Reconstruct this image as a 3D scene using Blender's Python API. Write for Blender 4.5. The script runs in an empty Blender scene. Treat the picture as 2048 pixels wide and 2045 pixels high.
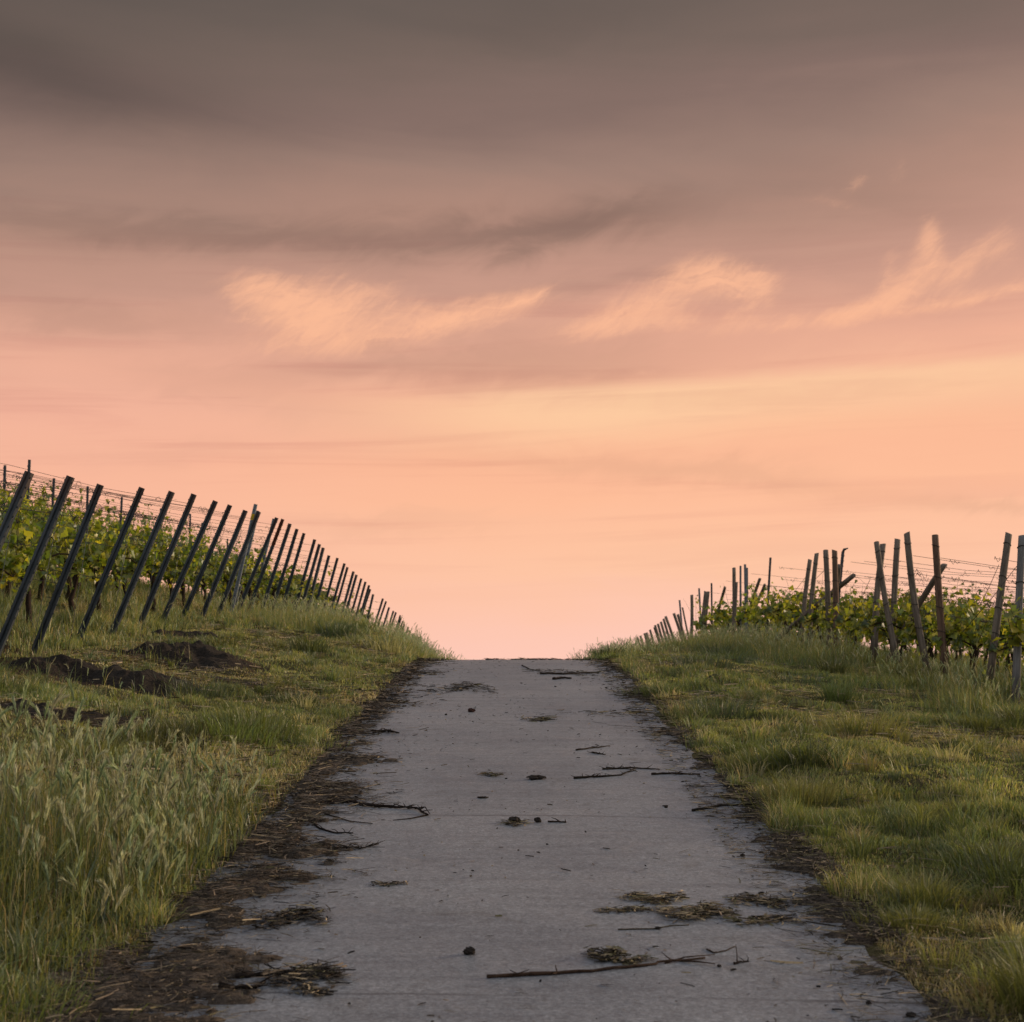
import bpy, math
import numpy as np
from mathutils import Vector, Matrix

R = math.radians
PI = math.pi
scene = bpy.context.scene
C = scene.collection

# ------------------------------------------------------------------ camera
EYE = 1.75
PITCH = R(6.07)
FPX = 3180.0                                    # focal length in photo pixels (2048 wide)
cd = bpy.data.cameras.new('camera')
cam = bpy.data.objects.new('camera', cd)
C.objects.link(cam)
cam.location = (0, 0, EYE)
cam.rotation_euler = (R(90) + PITCH, 0, 0)
cd.sensor_width = 36
cd.lens = 36 * FPX / 2048
cd.clip_start = 0.1
cd.clip_end = 20000
cd.dof.use_dof = True
cd.dof.focus_distance = 13
cd.dof.aperture_fstop = 5.0
scene.camera = cam
scene.view_settings.view_transform = 'Standard'
scene.view_settings.look = 'None'
scene.view_settings.exposure = 0.0
scene.view_settings.gamma = 1.0
scene.view_settings.use_curve_mapping = False
try:
    scene.cycles.max_bounces = 8
    scene.cycles.transparent_max_bounces = 8
except Exception:
    pass

def lin(c):
    c = c / 255.0
    return c / 12.92 if c <= 0.04045 else ((c + 0.055) / 1.055) ** 2.4
def srgb(r, g, b): return (lin(r), lin(g), lin(b), 1.0)

# ------------------------------------------------------------------ node helper
class NB:
    def __init__(self, tree): self.t = tree; self.n = tree.nodes; self.l = tree.links
    def put(self, sock, v):
        if hasattr(v, 'is_linked') or isinstance(v, bpy.types.NodeSocket): self.l.new(v, sock)
        else: sock.default_value = v
    def m(self, op, a, b=0.0, c=0.0, clamp=False):
        k = self.n.new('ShaderNodeMath'); k.operation = op; k.use_clamp = clamp
        for i, v in enumerate((a, b, c)): self.put(k.inputs[i], v)
        return k.outputs[0]
    def add(self, a, b): return self.m('ADD', a, b)
    def mul(self, a, b): return self.m('MULTIPLY', a, b)
    def mad(self, a, b, c): return self.m('MULTIPLY_ADD', a, b, c)
    def smooth(self, x, a, b, lo=0.0, hi=1.0):
        k = self.n.new('ShaderNodeMapRange'); k.interpolation_type = 'SMOOTHSTEP'
        self.put(k.inputs[0], x)
        for i, v in enumerate((a, b, lo, hi)): k.inputs[i + 1].default_value = v
        return k.outputs[0]
    def xyz(self, x, y, z=0.0):
        k = self.n.new('ShaderNodeCombineXYZ')
        for i, v in enumerate((x, y, z)): self.put(k.inputs[i], v)
        return k.outputs[0]
    def noise(self, vec, scale, detail=3.0, rough=0.5, dist=0.0):
        k = self.n.new('ShaderNodeTexNoise')
        if vec is not None: self.l.new(vec, k.inputs['Vector'])
        k.inputs['Scale'].default_value = scale; k.inputs['Detail'].default_value = detail
        k.inputs['Roughness'].default_value = rough; k.inputs['Distortion'].default_value = dist
        return k.outputs['Fac']
    def mix(self, f, a, b, mode='MIX'):
        k = self.n.new('ShaderNodeMix'); k.data_type = 'RGBA'; k.blend_type = mode
        self.put(k.inputs[0], f); self.put(k.inputs[6], a); self.put(k.inputs[7], b)
        return k.outputs[2]
    def ramp(self, f, stops):
        k = self.n.new('ShaderNodeValToRGB'); self.put(k.inputs[0], f)
        e = k.color_ramp.elements
        while len(e) < len(stops): e.new(0.5)
        for i, (p, c) in enumerate(stops): e[i].position = p; e[i].color = c
        return k.outputs[0]

# ------------------------------------------------------------------ sky
def azel(x, y):
    a = math.atan((x - 1024) / FPX)
    return math.degrees(a), math.degrees(PITCH - math.atan((y - 1022.5) / FPX))

SUN_AZ, SUN_EL = 66.0, 13.0
world = bpy.data.worlds.new('World'); scene.world = world
world.use_nodes = True
wt = world.node_tree; wt.nodes.clear(); W = NB(wt)
tc = wt.nodes.new('ShaderNodeTexCoord')
sp = wt.nodes.new('ShaderNodeSeparateXYZ'); wt.links.new(tc.outputs['Generated'], sp.inputs[0])
az = W.mul(W.m('ARCTAN2', sp.outputs[0], sp.outputs[1]), 180 / PI)
el = W.mul(W.m('ARCSINE', sp.outputs[2]), 180 / PI)
# slow warp of the cloud deck, stretched along the horizon
pv = W.xyz(W.mul(az, 0.035), W.mul(el, 0.16))
w1 = W.m('SUBTRACT', W.noise(pv, 1.0, 4, 0.5), 0.5)
pv2 = W.xyz(W.mad(az, 0.06, 7.3), W.mad(el, 0.34, W.mul(az, 0.02)))
w2 = W.m('SUBTRACT', W.noise(pv2, 1.0, 5, 0.55, 0.6), 0.5)
pv3 = W.xyz(W.mad(az, 0.30, 3.1), W.mad(el, 0.55, W.mul(az, -0.10)))
w3 = W.m('SUBTRACT', W.noise(pv3, 1.0, 5, 0.6, 0.9), 0.5)
ele = W.add(W.add(W.mad(az, -0.055, el), W.mul(w1, 3.6)), W.mul(w2, 3.0))
ele = W.add(ele, W.mul(w3, 0.5))
def ep(v): return (azel(1024, v)[1] + 2.0) / 32.0
stops = [(0.0, srgb(254, 200, 182)), (ep(1310), srgb(254, 201, 182)), (ep(1160), srgb(254, 196, 164)), (ep(1000), srgb(254, 190, 154)),
         (ep(890), srgb(251, 185, 150)), (ep(790), srgb(241, 178, 150)), (ep(690), srgb(226, 169, 145)), (ep(580), srgb(201, 154, 136)),
         (ep(450), srgb(179, 140, 124)), (ep(330), srgb(157, 128, 116)), (ep(210), srgb(134, 111, 103)), (ep(100), srgb(120, 103, 95)),
         (ep(-60), srgb(104, 93, 87)), (1.0, srgb(92, 87, 86))]
base = W.ramp(W.m('DIVIDE', W.add(ele, 2.0), 32.0, clamp=True), stops)

def blob(x, y, sx, sy, rot=0.0, warp=1.0, fine=0.0):
    """soft elliptical streak of cloud round a direction; sizes in photo pixels"""
    a0, e0 = azel(x, y)
    k = 180 / PI / FPX
    da = W.add(W.m('SUBTRACT', az, a0), W.mul(w2, 3.0 * warp))
    de = W.add(W.m('SUBTRACT', el, e0), W.mad(w1, 2.2 * warp, W.mul(w3, 2.0 * warp)))
    c, s = math.cos(rot), math.sin(rot)
    p = W.mul(W.add(W.mul(da, c), W.mul(de, s)), 1 / (sx * k))
    q = W.mul(W.add(W.mul(de, c), W.mul(da, -s)), 1 / (sy * k))
    return W.m('EXPONENT', W.mul(W.add(W.mul(p, p), W.mul(q, q)), -1.0))
# dark streaks and banks
dark = W.add(W.mul(blob(60, 205, 420, 80, R(-11), .25), 0.60), W.mul(blob(0, 60, 560, 260, R(0), .3), 0.24))
for (x, y, sx, sy, rot, k) in ((250, 480, 420, 32, 0, .32), (800, 480, 340, 38, R(2), .42), (1180, 448, 250, 40, R(9), .56), (200, 678, 230, 26, 0, .22), (60, 650, 200, 50, 0, .12),
                               (1250, 930, 330, 30, R(-4), .15), (1540, 960, 260, 28, R(-6), .10), (760, 1055, 240, 20, R(2), .12), (700, 735, 380, 36, R(6), .26), (480, 800, 300, 40, R(-8), .18), (1150, 735, 300, 48, R(2), .26),
                               (1250, 565, 260, 26, R(4), .16), (1750, 400, 350, 40, R(-20), .10), (2000, 1015, 200, 16, 0, .18), (1100, 40, 260, 60, R(5), .16), (380, 920, 260, 22, 0, .10)):
    dark = W.add(dark, W.mul(blob(x, y, sx, sy, rot), k))
col = W.mix(W.m('MULTIPLY', dark, 1.0, clamp=True), base, W.mix(1.0, base, (.44, .49, .52, 1), 'MULTIPLY'))
# broad luminous veil, yellow towards the sun
_a0, _e0 = azel(1300, 768)
edge = W.add(W.mad(W.m('SUBTRACT', az, _a0), .035, _e0), W.add(W.mul(w3, .9), W.mul(w2, .6)))
gap = W.m('SUBTRACT', edge, el)
band = W.mul(W.smooth(gap, -.30, .35), W.m('EXPONENT', W.mul(W.mul(gap, gap), -1 / 1.9)))
veil = W.add(W.mul(blob(1720, 805, 620, 62, R(2), .8), 0.30), W.mul(band, W.mul(W.smooth(az, -7, 6), .46)))
veil = W.add(veil, W.mul(blob(1050, 830, 420, 60, R(1), .8), 0.45))
veil = W.add(veil, W.mul(blob(1500, 1110, 500, 70, R(1), .8), 0.18))
col = W.mix(W.m('MULTIPLY', veil, 1.0, clamp=True), col, srgb(255, 208, 164))
col = W.mix(W.mul(W.smooth(az, 1, -16), W.mul(W.smooth(el, 14, 9), .45)), col, srgb(243, 182, 160))
# thin mauve layers low in the sky
w4 = W.noise(W.xyz(W.mad(az, .055, 11.0), W.mad(el, 1.05, W.mul(az, -.03))), 1.0, 5, .6, .7)
w5 = W.noise(W.xyz(W.mad(az, .10, 3.0), W.mad(el, 1.5, W.mul(az, .05))), 1.0, 4, .6, .5)
lay = W.mul(W.mul(W.smooth(w4, .47, .70), W.mad(w5, .9, .35)), W.mul(W.smooth(el, 2.0, 6.0), W.smooth(el, 19.0, 12.0)))
col = W.mix(W.mul(lay, W.smooth(az, 22, -6, .25, .55)), col, W.mix(1.0, col, (.80, .71, .76, 1), 'MULTIPLY'))
# cirrus plumes: curled, feathery noise cut by soft shapes
cv = W.xyz(W.mad(w2, 3.0, W.mul(W.add(W.mul(az, .94), W.mul(el, .34)), .30)), W.mad(w3, 1.6, W.mul(W.add(W.mul(el, .94), W.mul(az, -.34)), 1.05)))
c1 = W.noise(cv, 1.0, 8, .62, 1.3)
cv2 = W.xyz(W.mad(w3, 1.5, W.mul(W.add(W.mul(az, .75), W.mul(el, .66)), .75)), W.mul(W.add(W.mul(el, .75), W.mul(az, -.66)), 2.4))
c2 = W.noise(cv2, 1.0, 7, .66, 1.0)
def acc(lst):
    s = None
    for (x, y, sx, sy, rot, k) in lst:
        b = W.mul(blob(x, y, sx * 1.18, sy * 1.45, rot, .22), k)
        s = b if s is None else W.add(s, b)
    return s
shape = acc(((520, 590, 75, 26, R(-12), .75), (650, 600, 120, 34, R(6), .95), (600, 650, 120, 34, R(-14), .8), (570, 700, 130, 16, R(3), .45), (790, 648, 170, 26, R(6), .9), (960, 628, 120, 20, R(16), .95), (1050, 598, 45, 11, R(24), .7),
             (1230, 640, 120, 20, R(18), .6), (1340, 600, 120, 32, R(20), .85), (1440, 560, 80, 26, R(-6), .85), (1530, 590, 60, 26, R(-30), .45), (1330, 655, 190, 14, R(1), .6), (1500, 620, 90, 22, R(40), .35),
             (1640, 655, 150, 13, R(6), .7), (1780, 625, 110, 17, R(22), .95), (1850, 570, 60, 24, R(52), .7), (1885, 515, 22, 45, R(10), .7), (1795, 560, 18, 40, R(-6), .45), (1965, 560, 70, 22, R(48), .65), (1960, 628, 140, 11, R(9), .85), (2040, 545, 30, 40, R(0), .5),
             (1690, 425, 60, 9, R(-14), .42), (1730, 385, 30, 12, R(35), .42), (1820, 365, 18, 30, R(-10), .40)))
f = W.add(W.mul(shape, .66), W.add(W.mul(W.m('SUBTRACT', c1, .5), 2.0), W.mul(W.m('SUBTRACT', c2, .5), 1.25)))
f = W.mul(W.mad(W.smooth(f, .0, 1.30), .80, W.mul(W.smooth(shape, .1, 1.5), .30)), W.smooth(shape, .02, .75))
col = W.mix(W.m('MULTIPLY', f, .78, clamp=True), col, srgb(255, 190, 152))
# the unseen rest of the dome: grey blue dusk overhead and behind, over a clear NISHITA sky
nish = wt.nodes.new('ShaderNodeTexSky'); nish.sky_type = 'NISHITA'; nish.sun_disc = False
nish.sun_elevation = R(SUN_EL); nish.sun_rotation = R(SUN_AZ); nish.air_density = 1.2; nish.dust_density = 2.0
up = W.smooth(el, 25.0, 48.0)
back = W.smooth(W.m('ABSOLUTE', az), 55.0, 120.0)
rest = W.m('MAXIMUM', up, back)
over = W.mix(W.smooth(el, -5, 60), srgb(206, 196, 190), srgb(182, 186, 198))
over = W.mix(W.mul(W.add(w2, .5), .5), over, srgb(150, 148, 154))
bg1 = wt.nodes.new('ShaderNodeBackground'); wt.links.new(W.mix(rest, col, over), bg1.inputs[0]); bg1.inputs[1].default_value = 1.0
bg2 = wt.nodes.new('ShaderNodeBackground'); wt.links.new(W.mix(rest, (0, 0, 0, 1), nish.outputs[0]), bg2.inputs[0]); bg2.inputs[1].default_value = 0.05
ad = wt.nodes.new('ShaderNodeAddShader'); wt.links.new(bg1.outputs[0], ad.inputs[0]); wt.links.new(bg2.outputs[0], ad.inputs[1])
wo = wt.nodes.new('ShaderNodeOutputWorld'); wt.links.new(ad.outputs[0], wo.inputs[0])

# ------------------------------------------------------------------ sun (low, veiled by cloud, ahead and to the side)
sl = bpy.data.lights.new('sun', 'SUN'); sl.energy = 3.6; sl.angle = R(9); sl.color = (1.0, 0.78, 0.55)
so = bpy.data.objects.new('sun', sl); C.objects.link(so)
sd = Vector((math.sin(R(SUN_AZ)) * math.cos(R(SUN_EL)), math.cos(R(SUN_AZ)) * math.cos(R(SUN_EL)), math.sin(R(SUN_EL))))
so.rotation_euler = sd.to_track_quat('Z', 'Y').to_euler()

# ------------------------------------------------------------------ numpy helpers
rng = np.random.default_rng(11)
def _hash(ix, iy, seed):
    h = (ix.astype(np.int64) * 374761393 + iy.astype(np.int64) * 668265263 + seed * 1274126177) & 0xFFFFFFFF
    h = ((h ^ (h >> 13)) * 1274126177) & 0xFFFFFFFF
    h = (h ^ (h >> 16)) & 0xFFFF
    return h / 65535.0
def vn(x, y, seed=0):
    x = np.asarray(x, float); y = np.asarray(y, float)
    ix = np.floor(x); iy = np.floor(y); fx = x - ix; fy = y - iy
    fx = fx * fx * (3 - 2 * fx); fy = fy * fy * (3 - 2 * fy)
    a = _hash(ix, iy, seed); b = _hash(ix + 1, iy, seed); c = _hash(ix, iy + 1, seed); d = _hash(ix + 1, iy + 1, seed)
    return (a * (1 - fx) + b * fx) * (1 - fy) + (c * (1 - fx) + d * fx) * fy
def fbm(x, y, seed=0, o=3):
    s = 0; a = 0.5; t = 0
    for k in range(o):
        s = s + a * vn(x * 2 ** k + k * 17.3, y * 2 ** k - k * 9.1, seed + k); t += a; a *= 0.5
    return s / t - 0.5
def sst(x, a, b):
    t = np.clip((x - a) / (b - a), 0, 1); return t * t * (3 - 2 * t)

def table(knots, sm):
    ys = np.arange(-60, 200, 0.25); k = np.array(knots, float)
    v = np.interp(ys, k[:, 0], k[:, 1])
    w = np.exp(-0.5 * (np.arange(-40, 41) * 0.25 / sm) ** 2); w /= w.sum()
    v = np.convolve(np.pad(v, 40, mode='edge'), w, 'valid')
    return lambda y: np.interp(y, ys, v)
_ry = np.arange(-60, 200.1, 0.5)
_sl = np.where(_ry < 23.2, 0.08, np.maximum(0.08 - (_ry - 23.2) * 0.014, -0.055))
_rz = np.concatenate([[0], np.cumsum((_sl[1:] + _sl[:-1]) / 2 * 0.5)]); _rz -= np.interp(0, _ry, _rz)
road_z = lambda y: np.interp(y, _ry, _rz)
left_z = table([(-60, -4.6), (0, .35), (10, 1.15), (18, 1.95), (25, 2.57), (30, 2.84), (34, 3.08), (38, 3.18), (43, 3.17), (48, 3.13), (54, 3.0), (62, 2.78), (67, 2.58), (73, 2.38), (78, 2.1), (95, 1.1), (130, -1.2), (200, -6)], 2.0)
right_z = table([(-60, -4.9), (0, .05), (8, .62), (14, 1.03), (19.6, 1.34), (23.6, 1.68), (28, 1.96), (32, 2.16), (35, 2.36), (40, 2.64), (46, 2.80), (54, 2.76), (58, 2.66), (66, 2.32), (74, 2.0), (82, 1.75), (100, .7), (130, -1.3), (200, -6.2)], 1.6)
def ground_z(X, Y, rough=True):
    X = np.asarray(X, float); Y = np.asarray(Y, float)
    r = road_z(Y); L = left_z(Y); Q = right_z(Y)
    tl = np.clip((-X - 1.7) / 4.1, 0, 1); tq = np.clip((X - 1.7) / 4.8, 0, 1)
    kl = sst(Y, 22, 36); kq = sst(Y, 24, 38)
    zl = r + (L - r) * ((0.55 * tl + 0.45 * sst(tl, 0, 1)) * (1 - kl) + kl * np.sin(tl * PI / 2) ** .52) + 0.05 * np.exp(-((-X - 2.4) / .6) ** 2)
    zr = r + (Q - r) * ((0.55 * tq + 0.45 * sst(tq, 0, 1)) * (1 - kq) + kq * np.sin(tq * PI / 2) ** .46) + 0.09 * np.exp(-((X - 2.7) / .8) ** 2)
    dl = np.maximum(-X - 5.8, 0); dq = np.maximum(X - 6.5, 0)
    zl = zl + 0.27 * 11 * (1 - np.exp(-dl / 11)); zr = zr - 0.13 * 9 * (1 - np.exp(-dq / 9))
    z = np.where(X < 0, zl, zr)
    far = np.maximum(np.maximum(Y - 180, -Y - 50), 0)
    z = z - 25 * (1 - np.exp(-far / 900.0))
    if rough:
        k = sst(np.abs(X), 1.65, 2.6)
        z = z + k * (0.13 * fbm(X * .8, Y * .5, 5, 3) + 0.10 * fbm(X * 1.9, Y * 1.7, 7, 2) + 0.15 * fbm(X * 3.0, Y * 2.6, 9, 3))
    return z

# photo pixel (2048 wide) -> point at depth Y
_cp, _sp = math.cos(PITCH), math.sin(PITCH)
def P(x, y, d):
    a = (x - 1024) / FPX; b = -(y - 1022.5) / FPX
    v = np.array([a, _cp - b * _sp, _sp + b * _cp]); v *= d / v[1]
    return Vector((v[0], v[1], v[2] + EYE))
def on_ground(x, y, fn=None):
    fn = fn or (lambda X, Y: ground_z(X, Y, False))
    ds = np.concatenate([np.arange(4, 30, .02), np.arange(30, 90, .1)])
    a = (x - 1024) / FPX; b = -(y - 1022.5) / FPX
    k = ds / (_cp - b * _sp)
    X = a * k; Z = EYE + (_sp + b * _cp) * k
    i = np.argmax(Z <= fn(X, ds))
    return float(X[i]), float(ds[i])

# ------------------------------------------------------------------ mesh helpers
def make(name, V, F, mat=None, parent=None, tint=None, smooth=False, attr='tint'):
    """V (n,3); F list of (m,k) index arrays"""
    me = bpy.data.meshes.new(name)
    V = np.ascontiguousarray(V, np.float32)
    F = [np.asarray(f, np.int32) for f in (F if isinstance(F, list) else [F]) if len(f)]
    me.vertices.add(len(V)); me.vertices.foreach_set('co', V.ravel())
    tot = np.concatenate([np.full(len(f), f.shape[1], np.int32) for f in F])
    idx = np.concatenate([f.ravel() for f in F])
    st = np.concatenate([[0], np.cumsum(tot)[:-1]]).astype(np.int32)
    me.loops.add(len(idx)); me.loops.foreach_set('vertex_index', idx)
    me.polygons.add(len(tot)); me.polygons.foreach_set('loop_start', st)
    try: me.polygons.foreach_set('loop_total', tot)
    except Exception: pass
    me.polygons.foreach_set('use_smooth', np.full(len(tot), smooth, bool))
    me.update(calc_edges=True)
    if tint is not None:
        a = me.attributes.new(attr, 'FLOAT_COLOR', 'POINT')
        t = np.ones((len(V), 4), np.float32); t[:, :tint.shape[1]] = tint
        a.data.foreach_set('color', t.ravel())
    if mat: me.materials.append(mat)
    o = bpy.data.objects.new(name, me); C.objects.link(o)
    if parent: o.parent = parent
    return o
def tag(o, label=None, cat=None, group=None, kind=None):
    if label: o['label'] = label
    if cat: o['category'] = cat
    if group: o['group'] = group
    if kind: o['kind'] = kind
    return o
def thing(name, loc, rot=(0, 0, 0)):
    o = bpy.data.objects.new(name, None); C.objects.link(o); o.empty_display_size = .2
    o.location = loc; o.rotation_euler = rot
    return o

class MB:
    """collects tubes and strips into one mesh"""
    def __init__(self): self.v = []; self.q = []; self.t = []; self.c = []; self.n = 0
    def _push(self, V, Q=None, T=None, col=(1, 1, 1)):
        V = np.asarray(V, float)
        if Q is not None and len(Q): self.q.append(np.asarray(Q) + self.n)
        if T is not None and len(T): self.t.append(np.asarray(T) + self.n)
        self.v.append(V); self.c.append(np.tile(np.asarray(col, float), (len(V), 1)) if np.ndim(col) == 1 else np.asarray(col)); self.n += len(V)
    def tube(self, pts, rad, sides=5, col=(1, 1, 1), caps=True, wob=0.0, r=None):
        pts = np.asarray(pts, float); n = len(pts)
        rad = np.full(n, rad) if np.ndim(rad) == 0 else np.asarray(rad, float)
        d = np.gradient(pts, axis=0); d /= np.linalg.norm(d, axis=1)[:, None] + 1e-9
        ref = np.array([0, 0, 1.0]) if abs(d[0, 2]) < .8 else np.array([1.0, 0, 0])
        u = np.cross(d, ref); u /= np.linalg.norm(u, axis=1)[:, None] + 1e-9; w = np.cross(d, u)
        a = np.arange(sides) * 2 * PI / sides
        rr = rad[:, None] * np.ones(sides)[None]
        if wob and r is not None: rr = rr * (1 + wob * (r.random((n, sides)) - .5) * 2)
        V = pts[:, None, :] + rr[..., None] * (np.cos(a)[None, :, None] * u[:, None, :] + np.sin(a)[None, :, None] * w[:, None, :])
        V = V.reshape(-1, 3)
        i = np.arange(n - 1)[:, None] * sides; j = np.arange(sides)[None]; j2 = (j + 1) % sides
        Q = np.stack([i + j, i + j2, i + sides + j2, i + sides + j], -1).reshape(-1, 4)
        T = None
        if caps:
            V = np.vstack([V, pts[0], pts[-1]]); k = n * sides
            j = np.arange(sides); j2 = (j + 1) % sides
            T = np.vstack([np.stack([np.full(sides, k), j2, j], -1), np.stack([np.full(sides, k + 1), (n - 1) * sides + j, (n - 1) * sides + j2], -1)])
        self._push(V, Q, T, col)
    def build(self, name, mat, parent=None, smooth=True):
        V = np.vstack(self.v); F = []
        if self.q: F.append(np.vstack(self.q))
        if self.t: F.append(np.vstack(self.t))
        return make(name, V, F, mat, parent, np.vstack(self.c), smooth)

# ------------------------------------------------------------------ materials
def new_mat(name):
    m = bpy.data.materials.new(name); m.use_nodes = True; m.node_tree.nodes.clear(); return m, NB(m.node_tree)
def out(b, sh):
    o = b.n.new('ShaderNodeOutputMaterial'); b.l.new(sh, o.inputs[0])
def principled(b, col, rough=.8, spec=.3, bump=None, bs=.5, bd=.02, metal=0.0):
    p = b.n.new('ShaderNodeBsdfPrincipled'); b.put(p.inputs['Base Color'], col); b.put(p.inputs['Roughness'], rough)
    b.put(p.inputs['Specular IOR Level'], spec); b.put(p.inputs['Metallic'], metal)
    if bump is not None:
        k = b.n.new('ShaderNodeBump'); k.inputs['Strength'].default_value = bs; k.inputs['Distance'].default_value = bd
        b.l.new(bump, k.inputs['Height']); b.l.new(k.outputs[0], p.inputs['Normal'])
    return p.outputs[0]
def attr(b, name='tint'):
    a = b.n.new('ShaderNodeAttribute'); a.attribute_name = name; return a
def coord(b, kind='Object'):
    return b.n.new('ShaderNodeTexCoord').outputs[kind]

def leafy(name, trans=.45, gloss=.06, rough=.5, tw=(1.25, 1.25, .55, 1)):
    m, b = new_mat(name); a = attr(b)
    d = b.n.new('ShaderNodeBsdfDiffuse'); b.l.new(a.outputs[0], d.inputs[0])
    t = b.n.new('ShaderNodeBsdfTranslucent'); b.l.new(b.mix(1.0, a.outputs[0], tw, 'MULTIPLY'), t.inputs[0])
    x = b.n.new('ShaderNodeMixShader'); x.inputs[0].default_value = trans; b.l.new(d.outputs[0], x.inputs[1]); b.l.new(t.outputs[0], x.inputs[2])
    g = b.n.new('ShaderNodeBsdfGlossy'); g.inputs['Roughness'].default_value = rough
    y = b.n.new('ShaderNodeMixShader'); y.inputs[0].default_value = gloss; b.l.new(x.outputs[0], y.inputs[1]); b.l.new(g.outputs[0], y.inputs[2])
    out(b, y.outputs[0]); return m
M_grass = leafy('grass blade', .40, .05, .5, (1.1, 1.12, .7, 1))
M_ear = leafy('grass ear', .45, .04, .5, (1.15, 1.1, .8, 1))
M_leaf = leafy('vine leaf', .50, .05, .45, (1.35, 1.4, .5, 1))

def tinted(name, rough=.85, spec=.2, scale=30, amt=.5, bs=.6, bd=.004):
    m, b = new_mat(name); a = attr(b); n = b.noise(coord(b), scale, 5, .65)
    c = b.mix(1.0, a.outputs[0], b.ramp(n, [(.25, (1 - amt,) * 3 + (1,)), (.75, (1 + amt,) * 3 + (1,))]), 'MULTIPLY')
    out(b, principled(b, c, rough, spec, n, bs, bd)); return m
M_strand = tinted('dry strand', .9, .15, 40, .35)
M_bark = tinted('vine bark', .95, .1, 45, .6, .9, .01)
M_wire = tinted('rusty wire', .7, .4, 60, .4)
M_clod = tinted('earth clod', .95, .1, 60, .5, 1.0, .01)

def ground_mat():
    m, b = new_mat('ground'); v = coord(b)
    n1 = b.noise(v, .9, 5, .6); n2 = b.noise(v, 9, 6, .7); n3 = b.noise(v, 60, 4, .7)
    soil = b.mix(b.smooth(n2, .35, .7), (.022, .014, .009, 1), (.075, .048, .030, 1))
    soil = b.mix(b.mul(n3, .55), soil, (.055, .036, .022, 1))
    mossy = b.mix(b.smooth(n3, .3, .75), (.045, .050, .016, 1), (.135, .112, .046, 1))
    f = b.smooth(b.add(n1, b.mul(b.m('SUBTRACT', n2, .5), .5)), .40, .62)
    c = b.mix(b.mad(f, .3, .6), soil, mossy)
    a = attr(b, 'bare')
    c = b.mix(a.outputs['Fac'], c, soil)
    h = b.add(b.mul(n2, .7), b.mul(n3, .4))
    out(b, principled(b, c, .95, .08, h, .9, .05)); return m
M_ground = ground_mat()

def dirt_mat(nm, g):
    m, b = new_mat(nm); v = coord(b)
    n1 = b.noise(v, 1.7, 4, .6); n2 = b.noise(v, 42, 6, .8, .6); n3 = b.noise(v, 150, 4, .7)
    c = b.mix(b.smooth(n2, .32, .70), (.014, .012, .010, 1), (.076, .061, .049, 1))
    c = b.mix(b.mul(b.smooth(n3, .5, .72), .6), c, (.125, .100, .072, 1))
    c = b.mix(b.smooth(n1, .42, .62), c, b.mix(b.smooth(n2, .3, .75), (.020, .016, .013, 1), (.100, .074, .054, 1)))
    c = b.mix(1.0, c, (g, g, g, 1), 'MULTIPLY')
    out(b, principled(b, c, .95, .1, b.add(n2, b.mul(n3, .5)), 1.0, .03)); return m
M_dirt = dirt_mat('leaf mould', 2.3); M_heap = dirt_mat('turned earth', .70)

def road_mat():
    m, b = new_mat('worn concrete'); v = coord(b)
    se = b.n.new('ShaderNodeSeparateXYZ'); b.l.new(v, se.inputs[0])
    mp = b.n.new('ShaderNodeMapping'); mp.inputs['Scale'].default_value = (.55, 5.0, 1); b.l.new(v, mp.inputs[0])
    streak = b.noise(mp.outputs[0], 1.3, 6, .65)
    big = b.noise(v, .6, 4, .6); mid = b.noise(v, 2.6, 5, .68, .5); fine = b.noise(v, 60, 4, .8); grit = b.noise(v, 21, 5, .8)
    c = b.mix(b.smooth(big, .32, .68), (.116, .120, .128, 1), (.168, .168, .170, 1))
    c = b.mix(b.mul(b.smooth(streak, .40, .68), .34), c, (.178, .182, .184, 1))           # brushed lines across the slab
    c = b.mix(b.mul(b.smooth(streak, .52, .32), .34), c, (.072, .076, .082, 1))
    tyre = b.m('ABSOLUTE', b.m('SUBTRACT', b.m('ABSOLUTE', b.mad(mid, .25, b.add(se.outputs[0], -.10))), .78))
    c = b.mix(b.mul(b.smooth(tyre, .34, .04), b.mul(b.smooth(mid, .25, .6), .38)), c, (.172, .176, .180, 1))   # worn wheel tracks
    c = b.mix(b.mul(b.smooth(mid, .57, .72), .50), c, (.082, .070, .060, 1))              # earthy stains
    c = b.mix(b.mul(b.smooth(mid, .42, .30), .40), c, (.185, .180, .170, 1))              # dusty patches
    c = b.mix(1.0, c, b.ramp(grit, [(.36, (.74, .74, .75, 1)), (.5, (1, 1, 1, 1)), (.64, (1.26, 1.26, 1.25, 1))]), 'MULTIPLY')
    c = b.mix(1.0, c, b.ramp(fine, [(.36, (.60, .60, .62, 1)), (.5, (1, 1, 1, 1)), (.64, (1.5, 1.5, 1.5, 1))]), 'MULTIPLY')
    jy = b.m('ABSOLUTE', b.m('SUBTRACT', b.m('FRACT', b.mul(b.add(b.add(se.outputs[1], b.mul(se.outputs[0], .05)), b.mul(mid, .10)), 1 / 4.2)), .52))
    c = b.mix(b.mul(b.smooth(jy, .0045, .0015), b.mul(b.smooth(big, .38, .55), .75)), c, (.030, .030, .033, 1))     # slab joints
    h = b.add(b.mul(fine, .6), b.add(b.mul(grit, .5), b.mul(streak, .5)))
    out(b, principled(b, c, b.mad(mid, .25, .42), .50, h, .5, .006)); return m
M_road = road_mat()

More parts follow.
